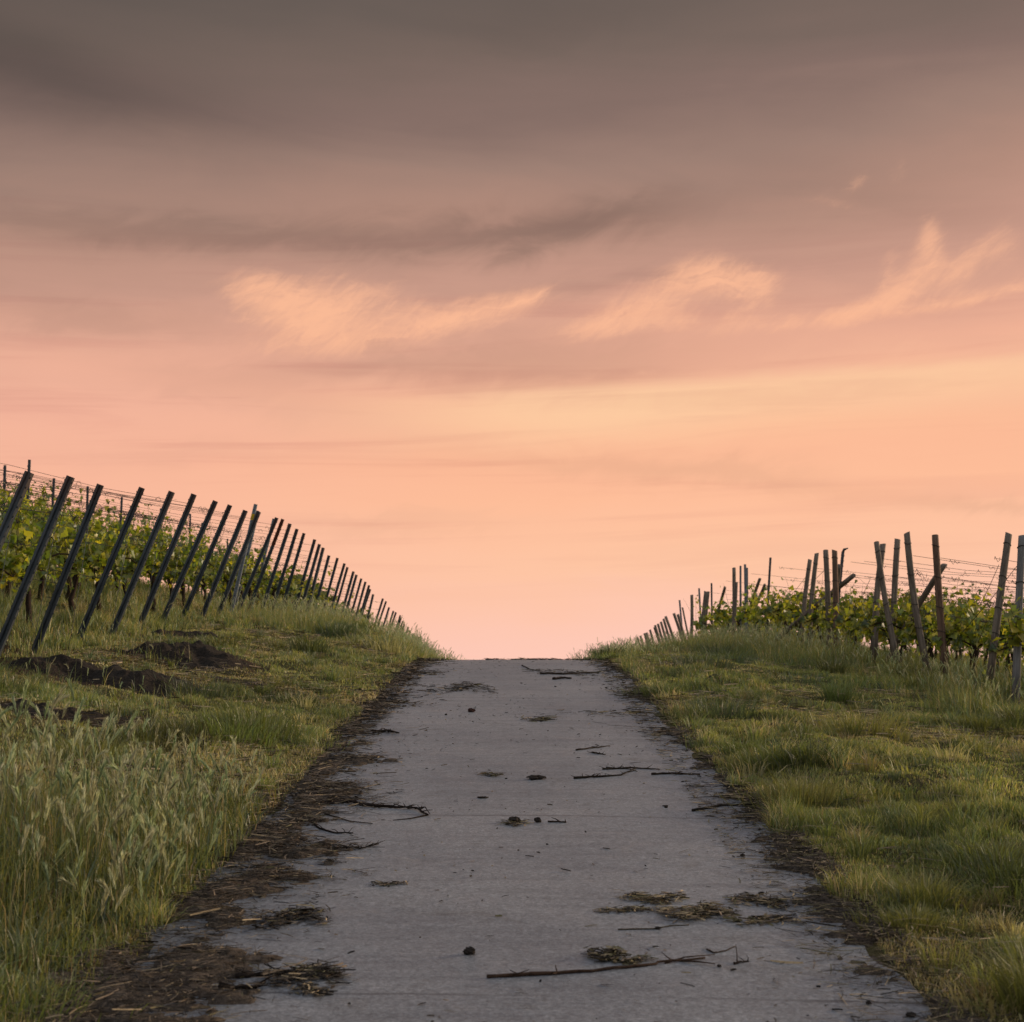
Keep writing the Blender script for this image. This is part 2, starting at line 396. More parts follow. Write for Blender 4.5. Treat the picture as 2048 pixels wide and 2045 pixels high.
def steel_mat():
    m, b = new_mat('weathered steel'); v = coord(b)
    mp = b.n.new('ShaderNodeMapping'); mp.inputs['Scale'].default_value = (6, 6, 1.2); b.l.new(v, mp.inputs[0])
    n = b.noise(mp.outputs[0], 3, 5, .65); n2 = b.noise(v, 30, 4, .7)
    c = b.mix(b.smooth(n, .3, .7), (.020, .027, .034, 1), (.055, .064, .072, 1))
    c = b.mix(b.mul(b.smooth(n2, .58, .75), .5), c, (.085, .055, .040, 1))
    z = b.n.new('ShaderNodeSeparateXYZ'); b.l.new(v, z.inputs[0])
    c = b.mix(b.mul(b.smooth(b.mad(n, .5, z.outputs[2]), 2.05, 2.45), .7), c, (.060, .034, .026, 1))
    out(b, principled(b, c, .55, .4, n2, .25, .004, .25)); return m
M_steel = steel_mat()
def flat_mat(name, col, rough=.7, spec=.3, scale=25, amt=.35):
    m, b = new_mat(name); n = b.noise(coord(b), scale, 5, .65)
    c = b.mix(b.smooth(n, .3, .7), tuple(x * (1 - amt) for x in col) + (1,), tuple(x * (1 + amt) for x in col) + (1,))
    out(b, principled(b, c, rough, spec, n, .3, .004)); return m
M_rust = flat_mat('rust', (.085, .030, .018), .9, .15)
M_yellow = flat_mat('yellow tape', (.50, .33, .02), .6, .3)
M_zinc = flat_mat('zinc steel', (.15, .165, .18), .5, .4)
M_thin = flat_mat('dull steel', (.060, .062, .068), .6, .35)

def wood_mat(name, ca, cb, cc):
    m, b = new_mat(name); v = coord(b)
    mp = b.n.new('ShaderNodeMapping'); mp.inputs['Scale'].default_value = (14, 14, 1.1); b.l.new(v, mp.inputs[0])
    g = b.noise(mp.outputs[0], 2.5, 6, .7, .4); n = b.noise(v, 4, 4, .6); k = b.noise(v, 60, 3, .6)
    c = b.mix(b.smooth(g, .3, .72), ca + (1,), cb + (1,))
    c = b.mix(b.mul(b.smooth(n, .5, .7), .55), c, cc + (1,))
    z = b.n.new('ShaderNodeSeparateXYZ'); b.l.new(v, z.inputs[0])
    c = b.mix(b.mul(b.smooth(b.mad(n, .6, z.outputs[2]), .95, .35), .65), c, (.028, .018, .013, 1))     # damp, rotting foot
    out(b, principled(b, c, .9, .12, b.add(g, b.mul(k, .3)), .8, .012)); return m
M_wood = wood_mat('grey wood', (.085, .068, .054), (.235, .190, .150), (.140, .108, .078))
M_wood_red = wood_mat('red brown wood', (.075, .046, .032), (.190, .120, .082), (.105, .068, .046))
M_wood_pale = wood_mat('pale wood', (.115, .110, .108), (.230, .218, .210), (.15, .14, .13))

# ------------------------------------------------------------------ bare earth patches: (x, y) in the photo, size in metres
HEAPS = [  # x, y, half length, half width, height, label
    (365, 1318, 1.05, .90, .19, 'long dark earth heap below the fourth to seventh metal posts'),
    (280, 1372, .80, .62, .13, 'dark clod heap in mown grass between the long heap and the tall barley'),
    (105, 1345, .85, .62, .14, 'brown earth heap at the feet of the first two metal posts'),
    (110, 1440, .85, .45, .14, 'dark earth heap directly behind the barley clump, crumbled top'),
    (372, 1272, .85, .60, .08, 'low spread of brown earth around the feet of the sixth to ninth metal posts'),
    (420, 1357, .75, .40, .05, 'thin brown earth streak beside the long heap, half grown over'),
    (1563, 1450, .26, .16, .06, 'small dark molehill pair member in mown grass below the wooden posts'),
    (1497, 1462, .14, .12, .05, 'tiny dark molehill closest to the road edge in mown grass'),
    (1428, 1368, .22, .2, .05, 'molehill near the crest on the mown verge, dark and low'),
]
heaps = []
for h in HEAPS:
    X, Y = on_ground(h[0], h[1]); heaps.append((X, Y) + h[2:])
def bare(X, Y):
    b = np.zeros(np.shape(X))
    for (hx, hy, a, w, hh, _) in heaps:
        q = ((X - hx) / a) ** 2 + ((Y - hy) / w) ** 2
        b = np.maximum(b, sst(1.35 - q + 1.5 * fbm(X * 2.4, Y * 2.4, 31, 4), -.15, .65))
    # thin earth under the vines on the metal post slope
    v = sst(-X, 4.5, 5.6) * sst(fbm(X * .9, Y * .9, 33, 4), -.08, .10) * .9
    return np.maximum(b, v)

# ------------------------------------------------------------------ ground sheet and road
def axis(*segs):
    a = []
    for s, e, st in segs: a.append(np.arange(s, e, st))
    return np.concatenate(a)
g = np.geomspace(1, 120, 26)[1:] * 30
gx = np.concatenate([-g[::-1], axis((-30, -9, .6), (-9, 9, .09), (9, 30.01, .6)), g])
gy = np.concatenate([-g[::-1] + 10, axis((-20, 3, .8), (3, 34, .11), (34, 90, .3), (90, 180, 2.5)), g + 152])
GX, GY = np.meshgrid(gx, gy)
def sheet(name, GX, GY, Z, mat, tint=None, attrn='tint'):
    ny, nx = GX.shape
    i = np.arange(ny - 1)[:, None] * nx + np.arange(nx - 1)[None]
    F = np.stack([i, i + 1, i + nx + 1, i + nx], -1).reshape(-1, 4)
    return make(name, np.stack([GX.ravel(), GY.ravel(), Z.ravel()], -1), F, mat, None, tint, True, attrn)
near = (np.abs(GX) < 30) & (GY < 90) & (GY > 2)
bm_ = np.where(near, bare(GX, GY), 0)
GZ = ground_z(GX, GY)
t = np.repeat(bm_.ravel()[:, None], 3, 1)
tag(sheet('ground', GX, GY, GZ, M_ground, t, 'bare'), 'grassy hillside of brown earth that rises to a crest', 'ground', kind='structure')

ry = np.concatenate([axis((-40, 3, 1.0), (3, 34, .11), (34, 90, .3), (90, 175, 2.5))])
rx = np.linspace(-1.62, 1.60, 33)
RX, RY = np.meshgrid(rx, ry)
RX2 = RX + (np.abs(RX) > 1.5) * np.sign(RX) * (.26 * fbm(RX * 0 + np.sign(RX), RY * 2.3, 41, 4) - .02)
def road_top(X, Y): return road_z(Y) + .016 + .012 * (1 - (np.asarray(X) / 1.6) ** 2) + .006 * fbm(np.asarray(X) * 1.3, np.asarray(Y) * .9, 43, 2)
tag(sheet('road', RX2, RY, road_top(RX, RY), M_road), 'worn grey concrete farm track climbing straight to the crest', 'road', kind='structure')

# leaf mould strips along both road edges (their surface dips below the road wherever they thin out)
def mould(X, Y, side):
    e = np.where(side < 0, np.interp(Y, [5, 7, 10, 13, 16, 60], [1.14, 1.12, 1.12, 1.32, 1.38, 1.42]), np.interp(Y, [5, 8, 14, 60], [1.52, 1.56, 1.52, 1.46]))
    d = (np.abs(X) - e) / .34
    k = np.where(side < 0, 1.15, .75); d = d - np.where(side < 0, .25, 0)
    m = d + k * (1.8 * fbm(X * 1.1 + 5, Y * 1.5, 51, 3) + 1.6 * fbm(X * 2.6, Y * 5.2, 57, 3) + 1.6 * fbm(X * 9, Y * 12, 58, 3))
    m = np.where(np.abs(X) < e - .55, np.minimum(m, -.5), m)
    m = np.where(side < 0, m - 2.2 * sst(np.abs(X), e + .22, e + .45) * sst(fbm(X * 2.2, Y * 1.6, 56, 3), -.16, .04), m)
    m = np.where(side > 0, m - .55 * sst(fbm(X * 1.6, Y * 1.1, 54, 3), -.02, .18), m)
    m = m - 3.0 * sst(np.abs(X), np.where(side < 0, 1.75, e + .16), np.where(side < 0, 1.95, e + .36))
    return m
for side, lab in ((-1, 'dark brown strip of rotting leaf mould along the road below the metal posts'), (1, 'dark strip of earth and cut grass along the road below the wooden posts')):
    sx = np.linspace(.62, 2.15, 90) * side; sy = np.concatenate([np.arange(4, 20, .03), np.arange(20, 45, .1)])
    if side < 0: sx = sx[::-1]
    SX, SY = np.meshgrid(sx, sy)
    m = mould(SX, SY, side)
    hz = np.clip(m, -.5, 1.2) * .018 + np.where(m > 0, .030 * fbm(SX * 14, SY * 14, 59, 3) + .010, 0)
    base_z = np.maximum(road_top(SX, SY), ground_z(SX, SY))
    fade = sst(np.abs(SX), 2.15, 1.95)
    z = base_z + np.where(m > 0, hz * fade, np.minimum(hz, -.006)) - (1 - fade) * .06
    tag(sheet('leaf_litter', SX, SY, z, M_dirt), lab, 'leaf litter', kind='stuff')

# ------------------------------------------------------------------ grass
def ribbons(px, py, pz, H, Wd, ang, lean, curl, face, col, tipcol=None):
    """one bent tapering blade per row: 5 points, a quad and a triangle"""
    n = len(px)
    lx, ly = np.cos(ang), np.sin(ang)
    fx, fy = np.cos(face) * Wd / 2, np.sin(face) * Wd / 2
    V = np.empty((n, 5, 3), np.float32)
    m1 = H * .55
    V[:, 0] = np.stack([px - fx, py - fy, pz - .01], -1); V[:, 1] = np.stack([px + fx, py + fy, pz - .01], -1)
    mx, my, mz = px + lx * lean * m1, py + ly * lean * m1, pz + m1 * np.sqrt(np.maximum(1 - lean ** 2 * .5, .1))
    V[:, 2] = np.stack([mx - fx * .75, my - fy * .75, mz], -1); V[:, 3] = np.stack([mx + fx * .75, my + fy * .75, mz], -1)
    l2 = lean + curl; h2 = H * .45
    V[:, 4] = np.stack([mx + lx * l2 * h2, my + ly * l2 * h2, mz + h2 * (1 - np.minimum(l2, 1.6) ** 2 * .42)], -1)
    i = np.arange(n)[:, None] * 5
    Q = i + np.array([[0, 1, 3, 2]]); T = i + np.array([[2, 3, 4]])
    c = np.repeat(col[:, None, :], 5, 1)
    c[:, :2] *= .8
    if tipcol is not None: c[:, 4] = tipcol
    return V.reshape(-1, 3), Q, T, c.reshape(-1, 3)
def pal(n, w):
    P_ = np.array([(.150, .185, .042), (.270, .265, .064), (.480, .380, .175), (.150, .195, .092), (.290, .210, .105)])
    w = np.clip(w, 1e-4, None); w = w / w.sum(1)[:, None]; cw = np.cumsum(w, 1)
    k = (rng.random(n)[:, None] > cw).sum(1).clip(0, 4)
    return P_[k] * (0.7 + .6 * rng.random((n, 1))) * (1 + .12 * (rng.random((n, 3)) - .5))

def scatter(x0, x1, y0, y1, dens):
    n = int((x1 - x0) * (y1 - y0) * dens)
    return x0 + (x1 - x0) * rng.random(n), y0 + (y1 - y0) * rng.random(n)
GV, GQ, GT, GC, gn = [], [], [], [], 0
def push(r):
    global gn
    V, Q, T, c = r; GV.append(V); GQ.append(Q + gn); GT.append(T + gn); GC.append(c); gn += len(V)
def lawn(x0, x1, y0, y1, dens, hs, wd):
    x, y = scatter(x0, x1, y0, y1, dens)
    ok = (np.abs(x) < .345 * y + .9) | ((np.abs(x) < .345 * y + 4.0) & (rng.random(len(x)) < .6))
    x, y = x[ok], y[ok]
    s = np.sign(x); ax = np.abs(x)
    edge = np.where(s < 0, 1.58, 1.63) - .12 * sst(y, 20, 27) + .26 * fbm(y * .9, s * 7.0, 61, 3) + .30 * fbm(x * 3, y * 3, 63, 2)
    patch = fbm(x * .7, y * .45, 65, 3); tuft = fbm(x * 2.2, y * 1.6, 67, 3); dry = fbm(x * .8 + 30, y * .7, 69, 4)
    b = bare(x, y)
    p = sst(ax, edge - .08, edge + .10) * (1 - .93 * b) * (.78 + .5 * sst(tuft, -.2, .12))
    keep = rng.random(len(x)) < np.clip(p, 0, 1)
    x, y, s, ax, patch, tuft, dry, edge, b = (q[keep] for q in (x, y, s, ax, patch, tuft, dry, edge, b))
    n = len(x)
    H = hs * (.45 + .75 * rng.random(n)) * (.65 + 1.9 * sst(tuft, .0, .26) + .8 * sst(patch, .02, .2))
    # longer weeds right at the grass edge and towards the posts
    H *= 1 + .8 * sst(ax, edge + .5, edge + .1) + 1.2 * sst(ax, 4.9, 5.8)
    lush = .45 + 1.7 * sst(patch + .6 * tuft, -.08, .22); dr = .22 + 4.2 * sst(dry - .4 * tuft, -.02, .14) + .9 * sst(ax, edge + .3, edge)
    w = np.stack([lush, 1.1 + 0 * lush, dr * .9, .45 * lush * (s < 0) + .15 * lush, dr * .35], -1)
    col = pal(n, w) * (.72 + .62 * vn(x * 1.7, y * 1.3, 171))[:, None]
    lean = np.abs(rng.normal(.28, .28, n)).clip(0, 1.1)
    flat = rng.random(n) < .45 * (dr > .9); lean[flat] = .8 + .5 * rng.random(flat.sum())
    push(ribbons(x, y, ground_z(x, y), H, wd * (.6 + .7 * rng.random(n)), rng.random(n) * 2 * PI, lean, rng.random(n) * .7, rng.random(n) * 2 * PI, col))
for s in (-1, 1):
    def rgn(a, b): return (a, b) if s > 0 else (-b, -a)
    lawn(*rgn(1.6, 8.0), 3, 11, 6500, .034, .0050)
    lawn(*rgn(1.6, 10.0), 11, 18, 3400, .036, .0072)
    lawn(*rgn(1.6, 12.0), 18, 28, 1600, .044, .010)
    lawn(*rgn(1.6, 13.0), 28, 42, 760, .058, .015)
    lawn(*rgn(1.6, 8.0), 42, 75, 300, .09, .022)
def tufts(x0, x1, y0, y1, dens, nb, hs, wd, r0=.03, r1=.09, seed=141, dk=.55):
    cx, cy = scatter(x0, x1, y0, y1, dens)
    k = (np.abs(cx) < .345 * cy + 3.5) & (rng.random(len(cx)) > 1.6 * bare(cx, cy) + (.9 if r0 > .09 else 0) * (bare(cx, cy - .2) > .15)) & (rng.random(len(cx)) < .25 + .75 * sst(fbm(cx * .9, cy * .6, seed, 3), -.12, .15)) & (np.abs(cx) > 1.68 + .2 * fbm(cy, cx * 0, 142, 2))
    cx, cy = cx[k], cy[k]; n = len(cx)
    th = hs * (.5 + 1.1 * rng.random(n) ** 1.6); tr = r0 + r1 * rng.random(n)
    g = sst(fbm(cx * .6 + 9, cy * .4, 143, 3), -.2, .2)
    w = np.stack([.6 + 1.6 * g, 1.0 + 0 * g, (.25 if r0 < .09 else .04) + (1.2 if r0 < .09 else .0) * (1 - g) * (rng.random(n) < .5), .3 + 1.2 * g * (rng.random(n) < .5), (.1 if r0 < .09 else .02) + 0 * g], -1)
    tc_ = pal(n, w); i = np.repeat(np.arange(n), nb); m = len(i)
    a = rng.random(m) * 2 * PI; q = np.sqrt(rng.random(m)) * tr[i] * (1 + (rng.random(m) < .2))
    x = cx[i] + q * np.cos(a); y = cy[i] + q * np.sin(a)
    col = tc_[i] * .75 + .25 * pal(m, w[i]); col *= (dk + .55 * rng.random((n, 1)))[i] * (.85 + .4 * rng.random((m, 1)))
    ln = (.1 + .45 * rng.random(m)) * (.5 + q / (tr[i] + .01))
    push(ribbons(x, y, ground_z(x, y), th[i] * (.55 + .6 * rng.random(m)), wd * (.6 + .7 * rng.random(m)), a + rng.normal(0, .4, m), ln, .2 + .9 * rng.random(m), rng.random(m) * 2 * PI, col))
for s in (-1, 1):
    def rgn(a, b): return (a, b) if s > 0 else (-b, -a)
    tufts(*rgn(1.6, 7.5), 4, 11, 15, 60, .135, .0058)
    tufts(*rgn(1.6, 9.5), 11, 19, 8, 50, .14, .008)
    tufts(*rgn(1.6, 8.5), 19, 34, 4, 36, .13, .012)
    tufts(*rgn(1.6, 8.5), 34, 60, 1.4, 22, .18, .020)
    tufts(*rgn(1.65, 7.5), 4, 12, 1.9, 420, .20, .0056, .10, .20, 161, .34)
    tufts(*rgn(1.65, 9.5), 12, 20, 1.2, 330, .22, .0085, .12, .26, 163, .34)
    tufts(*rgn(1.65, 8.5), 20, 36, .7, 220, .26, .013, .16, .36, 165, .34)
lawn_obj = make('grass', np.vstack(GV), [np.vstack(GQ), np.vstack(GT)], M_grass, None, np.vstack(GC))
tag(lawn_obj, 'short uneven green and straw coloured grass on both road verges', 'grass', kind='stuff')

# tall stems with bristly ears
def barley(name, label, spots, shade=1.0):
    """spots: x, y, height, ear length, lean direction spread, density flag"""
    V, Q, T, Cc = [], [], [], []; n0 = 0
    EV, ET, EC = [], [], []; e0 = 0
    x, y, H, E, det = (np.concatenate([q[k] for q in spots]) for k in range(5))
    z = ground_z(x, y); n = len(x)
    # leaf blades round every stem
    for k in range(4):
        a = rng.random(n) * 2 * PI; hh = H * (.35 + .45 * rng.random(n))
        col = pal(n, np.tile([1.8, 1.0, .25, 1.5, .15], (n, 1))) * shade
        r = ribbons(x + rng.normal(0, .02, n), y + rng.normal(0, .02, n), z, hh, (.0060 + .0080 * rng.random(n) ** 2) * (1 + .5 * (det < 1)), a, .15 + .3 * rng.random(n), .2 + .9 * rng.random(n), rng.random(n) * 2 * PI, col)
        V.append(r[0]); Q.append(r[1] + n0); T.append(r[2] + n0); Cc.append(r[3]); n0 += len(r[0])
    # stems: thin ribbons that bow over
    a = rng.random(n) * 2 * PI; ln = np.abs(rng.normal(.10, .12, n)); cu = .05 + .32 * rng.random(n) ** 1.5
    cs = pal(n, np.tile([.8, 1.6, .6, 1.0, .1], (n, 1))) * (.5 + .5 * shade)
    r = ribbons(x, y, z, H, .0042 * (1 + .9 * (det < 1)), a, ln, cu, rng.random(n) * 2 * PI, cs)
    V.append(r[0]); Q.append(r[1] + n0); T.append(r[2] + n0); Cc.append(r[3]); n0 += len(r[0])
    tip = r[0].reshape(n, 5, 3)[:, 4].astype(float); mid = r[0].reshape(n, 5, 3)[:, 2].astype(float)
    d = tip - mid; d /= np.linalg.norm(d, axis=1)[:, None] + 1e-9
    for i in range(n):
        L = E[i]
        if L <= 0: continue
        na = 32 if det[i] > 1 else (14 if det[i] == 1 else 6)
        droop = np.array([math.cos(a[i]), math.sin(a[i]), -.55]) * (.08 + .5 * rng.random() ** 2 * (2.2 if rng.random() < .2 else .7))
        u = np.linspace(0, 1, na) ; di = d[i][None] + droop[None] * u[:, None]
        di /= np.linalg.norm(di, axis=1)[:, None]
        spine = tip[i] - d[i] * .004 + np.cumsum(di, 0) * (L / na)
        # kernels and bristles: slivers leaving the spine forwards
        ra = rng.normal(size=(na, 3)); ra -= (ra * di).sum(1)[:, None] * di; ra /= np.linalg.norm(ra, axis=1)[:, None]
        ax_ = di * .95 + ra * (.16 + .17 * rng.random((na, 1))); bl = L * (.38 + .25 * rng.random((na, 1))) * np.sin(PI * (.15 + .8 * u))[:, None] ** .4
        sd_ = np.cross(di, ra); wk = L * .034 * (1.6 if det[i] < 1 else 1.0)
        A = spine - sd_ * wk; B = spine + sd_ * wk; Tp = spine + ax_ * bl + ra * wk
        EV.append(np.stack([A, B, Tp], 1).reshape(-1, 3)); ET.append(e0 + np.arange(na * 3).reshape(-1, 3)); e0 += na * 3
        A = spine - ra * wk; B = spine + ra * wk; Tp = spine + di * L * .18
        EV.append(np.stack([A, B, Tp], 1).reshape(-1, 3)); ET.append(e0 + np.arange(na * 3).reshape(-1, 3)); e0 += na * 3
        c = np.array([(.31, .36, .20), (.40, .41, .26), (.22, .28, .15), (.34, .33, .21)][rng.integers(0, 4)]) * (.75 + .5 * rng.random())
        cc = np.tile(c, (na * 6, 1)); cc[2::3] *= 1.25; EC.append(cc)
    base = n0
    Vv = np.vstack(V + EV); Tt = np.vstack(T + [t_ + base for t_ in ET]); Cv = np.vstack(Cc + EC)
    return tag(make(name, Vv, [np.vstack(Q), Tt], M_ear, None, Cv), label, 'tall grass', kind='stuff')
def spot(x, y, H, E, det):
    n = len(x); return (x, y, H * np.ones(n), E * np.ones(n), det * np.ones(n))
# looser stands further up the verges
def stand(x0, x1, y0, y1, dens, H, E, det, seed, pe=.6, thr=-.05):
    x, y = scatter(x0, x1, y0, y1, dens)
    k = rng.random(len(x)) < sst(fbm(x * 1.1, y * .8, seed, 3), thr - .1, thr + .12)
    x, y = x[k], y[k]; n = len(x)
    return (x, y, H * (.6 + .6 * rng.random(n)), np.where(rng.random(n) < pe, E * (.8 + .5 * rng.random(n)), 0), np.full(n, float(det)))
# clump at the camera's feet beside the litter strip
x, y = scatter(-4.6, -1.66, 5.6, 11.2, 270)
k = (rng.random(len(x)) < .35 + .65 * sst(fbm(x * 1.4, y * 1.2, 71, 3), -.2, .15)) & (-x < .345 * y + .4) & (rng.random(len(x)) < sst(y, 10.4, 9.2)) & (-x > 1.70 + .12 * np.sin(y * 2.1))
x, y = x[k], y[k]; hh = (.20 + .48 * sst(-x, 1.75, 2.5)) * (.62 + .62 * rng.random(len(x))) * np.interp(y, [5.5, 7, 8, 9.2, 11], [.70, .85, 1.05, 1.0, .6])
ee = np.where(rng.random(len(x)) < .62 * sst(y, 6.5, 7.7), .085 + .045 * rng.random(len(x)), 0)
near_spots = [(x, y, hh, ee, np.full(len(x), 2.0))]
near_spots.append(stand(-2.7, -1.60, 8.3, 11.3, 130, .30, .085, 2, 79, .5, -.3))
x, y = scatter(-3.4, -1.62, 5.6, 10.5, 420)                       # leafy undergrowth of the clump
k = (-x < .345 * y + .3) & (-x > 1.62 + .15 * vn(y * 3, y * 0, 5))
x, y = x[k], y[k]
near_spots.append((x, y, (.12 + .14 * sst(-x, 1.7, 2.5)) * (.6 + .7 * rng.random(len(x))), np.zeros(len(x)), np.full(len(x), 2.0)))
barley('wild_barley', 'tall clump of wild barley with bristly pale ears beside the leaf litter', near_spots, .66)
barley('tall_grass', 'pale tall seeding grass on the bank under the metal posts', [
    stand(-5.6, -3.7, 29, 37, 80, .42, .07, 1, 81, .6, -.12), stand(-5.6, -2.0, 37, 62, 70, .46, .09, 0, 83, .6, -.1),
    stand(-2.9, -1.80, 27, 50, 55, .26, .08, 0, 85, .6, -.12), stand(-2.3, -1.45, 29, 48, 100, .25, .08, 0, 86, .6, -.3), stand(-1.6, -1.15, 29.5, 38, 110, .17, .07, 0, 88, .6, -.3), stand(-1.25, -.92, 30, 36, 90, .11, .06, 0, 89, .5, -.25), stand(-6.6, -4.9, 19, 31, 16, .34, .08, 1, 87, .6, -.02), stand(-7.6, -3.2, 12.5, 21, 16, .30, .07, 1, 93, .45, .05)])
barley('tall_grass', 'tall green grass with seed heads around the feet of the wooden posts', [
    stand(4.9, 6.9, 17, 27, 46, .33, .09, 1, 91, .55, -.1), stand(4.6, 6.6, 28, 40, 85, .46, .08, 1, 95, .5, -.2), stand(2.0, 6.0, 38, 62, 60, .36, .08, 0, 97, .5, -.1),
    stand(1.8, 3.0, 26, 48, 40, .20, .08, 0, 99, .5, -.06), stand(1.5, 2.4, 29, 48, 110, .28, .08, 0, 100, .5, -.3), stand(1.15, 1.6, 29.5, 37, 110, .16, .07, 0, 104, .5, -.3), stand(3.0, 5.6, 9, 18, 12, .20, .06, 1, 101, .3, .08)])
barley('undergrowth', 'grass and weeds growing under the vines behind both rows of posts', [stand(-15, -5.6, 19, 50, 14, .40, 0, 0, 151, 0, -.3), stand(6.4, 14, 18, 48, 22, .42, 0, 0, 153, 0, -.35)])
def clumps(cs):
    xs = [cx + rng.normal(0, sx, n) for (cx, cy, sx, sy, n, H) in cs]; ys = [cy + rng.normal(0, sy, n) for (cx, cy, sx, sy, n, H) in cs]
    Hs = [H * (.55 + .6 * rng.random(n)) for (cx, cy, sx, sy, n, H) in cs]
    x, y, H = np.concatenate(xs), np.concatenate(ys), np.concatenate(Hs); n = len(x)
    return [(x, y, H, np.where(rng.random(n) < .3, .085, 0), np.ones(n))]
barley('tall_weeds', 'tall bushy weed clumps standing at the feet of the wooden posts', clumps([(5.6, 33, .35, .5, 260, .60), (5.0, 34.5, .4, .5, 200, .48), (6.1, 31, .3, .4, 160, .55), (5.9, 24.4, .22, .4, 130, .48), (6.2, 22.3, .2, .35, 130, .50), (5.7, 20.6, .25, .35, 120, .42), (5.5, 27.5, .3, .5, 120, .36), (4.6, 37, .5, .7, 200, .42)]), .85)
barley('bushy_weed', 'dense bushy green weed in front of the wooden posts', [spot(*[5.25 + rng.normal(0, .22, 150), 18.3 + rng.normal(0, .3, 150)], .42, 0, 1)])

# ------------------------------------------------------------------ litter strands on the road edges
def strands(name, label, x, y, L, Wd, col, lift=.02, topfn=None, cat='plant litter', kind='stuff'):
    n = len(x)
    z = topfn(x, y)
    a = rng.random(n) * 2 * PI if np.ndim(x) else 0
    dx, dy = np.cos(a), np.sin(a); px, py = -dy, dx
    roll = rng.normal(0, .5, n); t0 = rng.normal(0, .12, n)
    b = rng.normal(0, .25, n)
    V = np.empty((n, 6, 3)); zz = z + .004 + lift * rng.random(n) ** 2
    for k, s in enumerate((-.5, 0.0, .5)):
        cx = x + dx * L * s + px * L * b * (.25 - s * s); cy = y + dy * L * s + py * L * b * (.25 - s * s)
        cz = zz + np.maximum(L * s * t0, -.004) + (s == 0) * .15 * L * np.abs(t0)
        w = Wd * (.5 if k != 1 else .65)
        V[:, 2 * k] = np.stack([cx - px * w, cy - py * w, cz - w * roll], -1); V[:, 2 * k + 1] = np.stack([cx + px * w, cy + py * w, cz + w * roll], -1)
    i = np.arange(n)[:, None] * 6
    Q = np.vstack([i + [[0, 1, 3, 2]], i + [[2, 3, 5, 4]]])
    c = np.repeat(col[:, None], 6, 1).reshape(-1, 3)
    return tag(make(name, V.reshape(-1, 3), Q, M_strand, None, c), label, cat, kind=kind)
LC = np.array([(.028, .022, .016), (.058, .046, .034), (.122, .092, .064), (.24, .18, .105), (.018, .015, .013), (.10, .085, .042)])
def lcol(n, w): return LC[rng.choice(6, n, p=np.array(w) / sum(w))] * (.7 + .6 * rng.random((n, 1)))
def litter_top(X, Y): return np.maximum(road_top(X, Y), ground_z(X, Y)) + np.clip(mould(X, Y, np.sign(X)), 0, 1.2) * .018
for s, dens, lab, wts in ((-1, 5600, 'brown scatter of rotted stalks and cuttings on the strip below the metal posts', (2.4, 3.4, 3.0, .9, 2, .5)), (1, 5200, 'scatter of dark stalks and dead grass on the strip below the wooden posts', (2.4, 3, 1.8, 2.0, 1.6, 2.0))):
    xs, ys = [], []
    for (a, b, d) in ((5, 12, 1.0), (12, 20, .5), (20, 34, .25)):
        x, y = scatter(.75, 2.2, a, b, dens * d); x = x * s
        m = mould(x, y, np.sign(x)); k = rng.random(len(x)) < np.where(m > 0, .75, np.maximum(.42 * np.exp(m * 3.2), (.14 + .22 * (x < -1.36)) * (np.abs(x) > 1.25))) * np.where(np.abs(x) > 1.75, .35, 1)
        xs.append(x[k]); ys.append(y[k])
    x = np.concatenate(xs); y = np.concatenate(ys); n = len(x)
    strands('plant_litter', lab, x, y, (.02 + .17 * rng.random(n) ** 3) * np.interp(y, [6, 30], [1, 1.8]), np.interp(y, [6, 30], [.0024, .008]) * (.5 + rng.random(n)), lcol(n, wts) * 1.2, .03, litter_top)
# specks and crumbs all over the track
x, y = scatter(-1.4, 1.5, 5.5, 30, 46); n = len(x)
k = rng.random(n) < .25 + .75 * sst(fbm(x * 1.2, y * 1.0, 111, 3), -.05, .2); x, y = x[k], y[k]; n = len(x)
strands('road_crumbs', 'tiny crumbs and dead grass bits strewn thinly over the concrete track', x, y, .010 + .055 * rng.random(n) ** 3, .003 + .004 * rng.random(n), lcol(n, (3, 3, 1, .9, 3, .8)), .006, road_top)

# dead thatch lying in the mown turf
xs, ys = [], []
for s_ in (-1, 1):
    for (a, b, d) in ((5, 12, 420), (12, 20, 240), (20, 34, 110)):
        x, y = scatter(1.6, .345 * b + .5, a, b, d); x = x * s_
        k = (np.abs(x) < .345 * y + .5) & (rng.random(len(x)) < .06 + .94 * sst(fbm(x * .8 + 30, y * .7, 69, 4), .0, .14)); xs.append(x[k]); ys.append(y[k])
x = np.concatenate(xs); y = np.concatenate(ys); n = len(x)
strands('dead_grass', 'straw coloured dead grass lying in patches over the mown verges', x, y, (.05 + .10 * rng.random(n)) * np.interp(y, [6, 30], [1, 1.8]), np.interp(y, [6, 30], [.0028, .010]) * (.6 + .8 * rng.random(n)), lcol(n, (.3, 1, 2.4, 3, .1, 1.5)) * 1.25, .07, lambda X, Y: ground_z(X, Y) + .012)

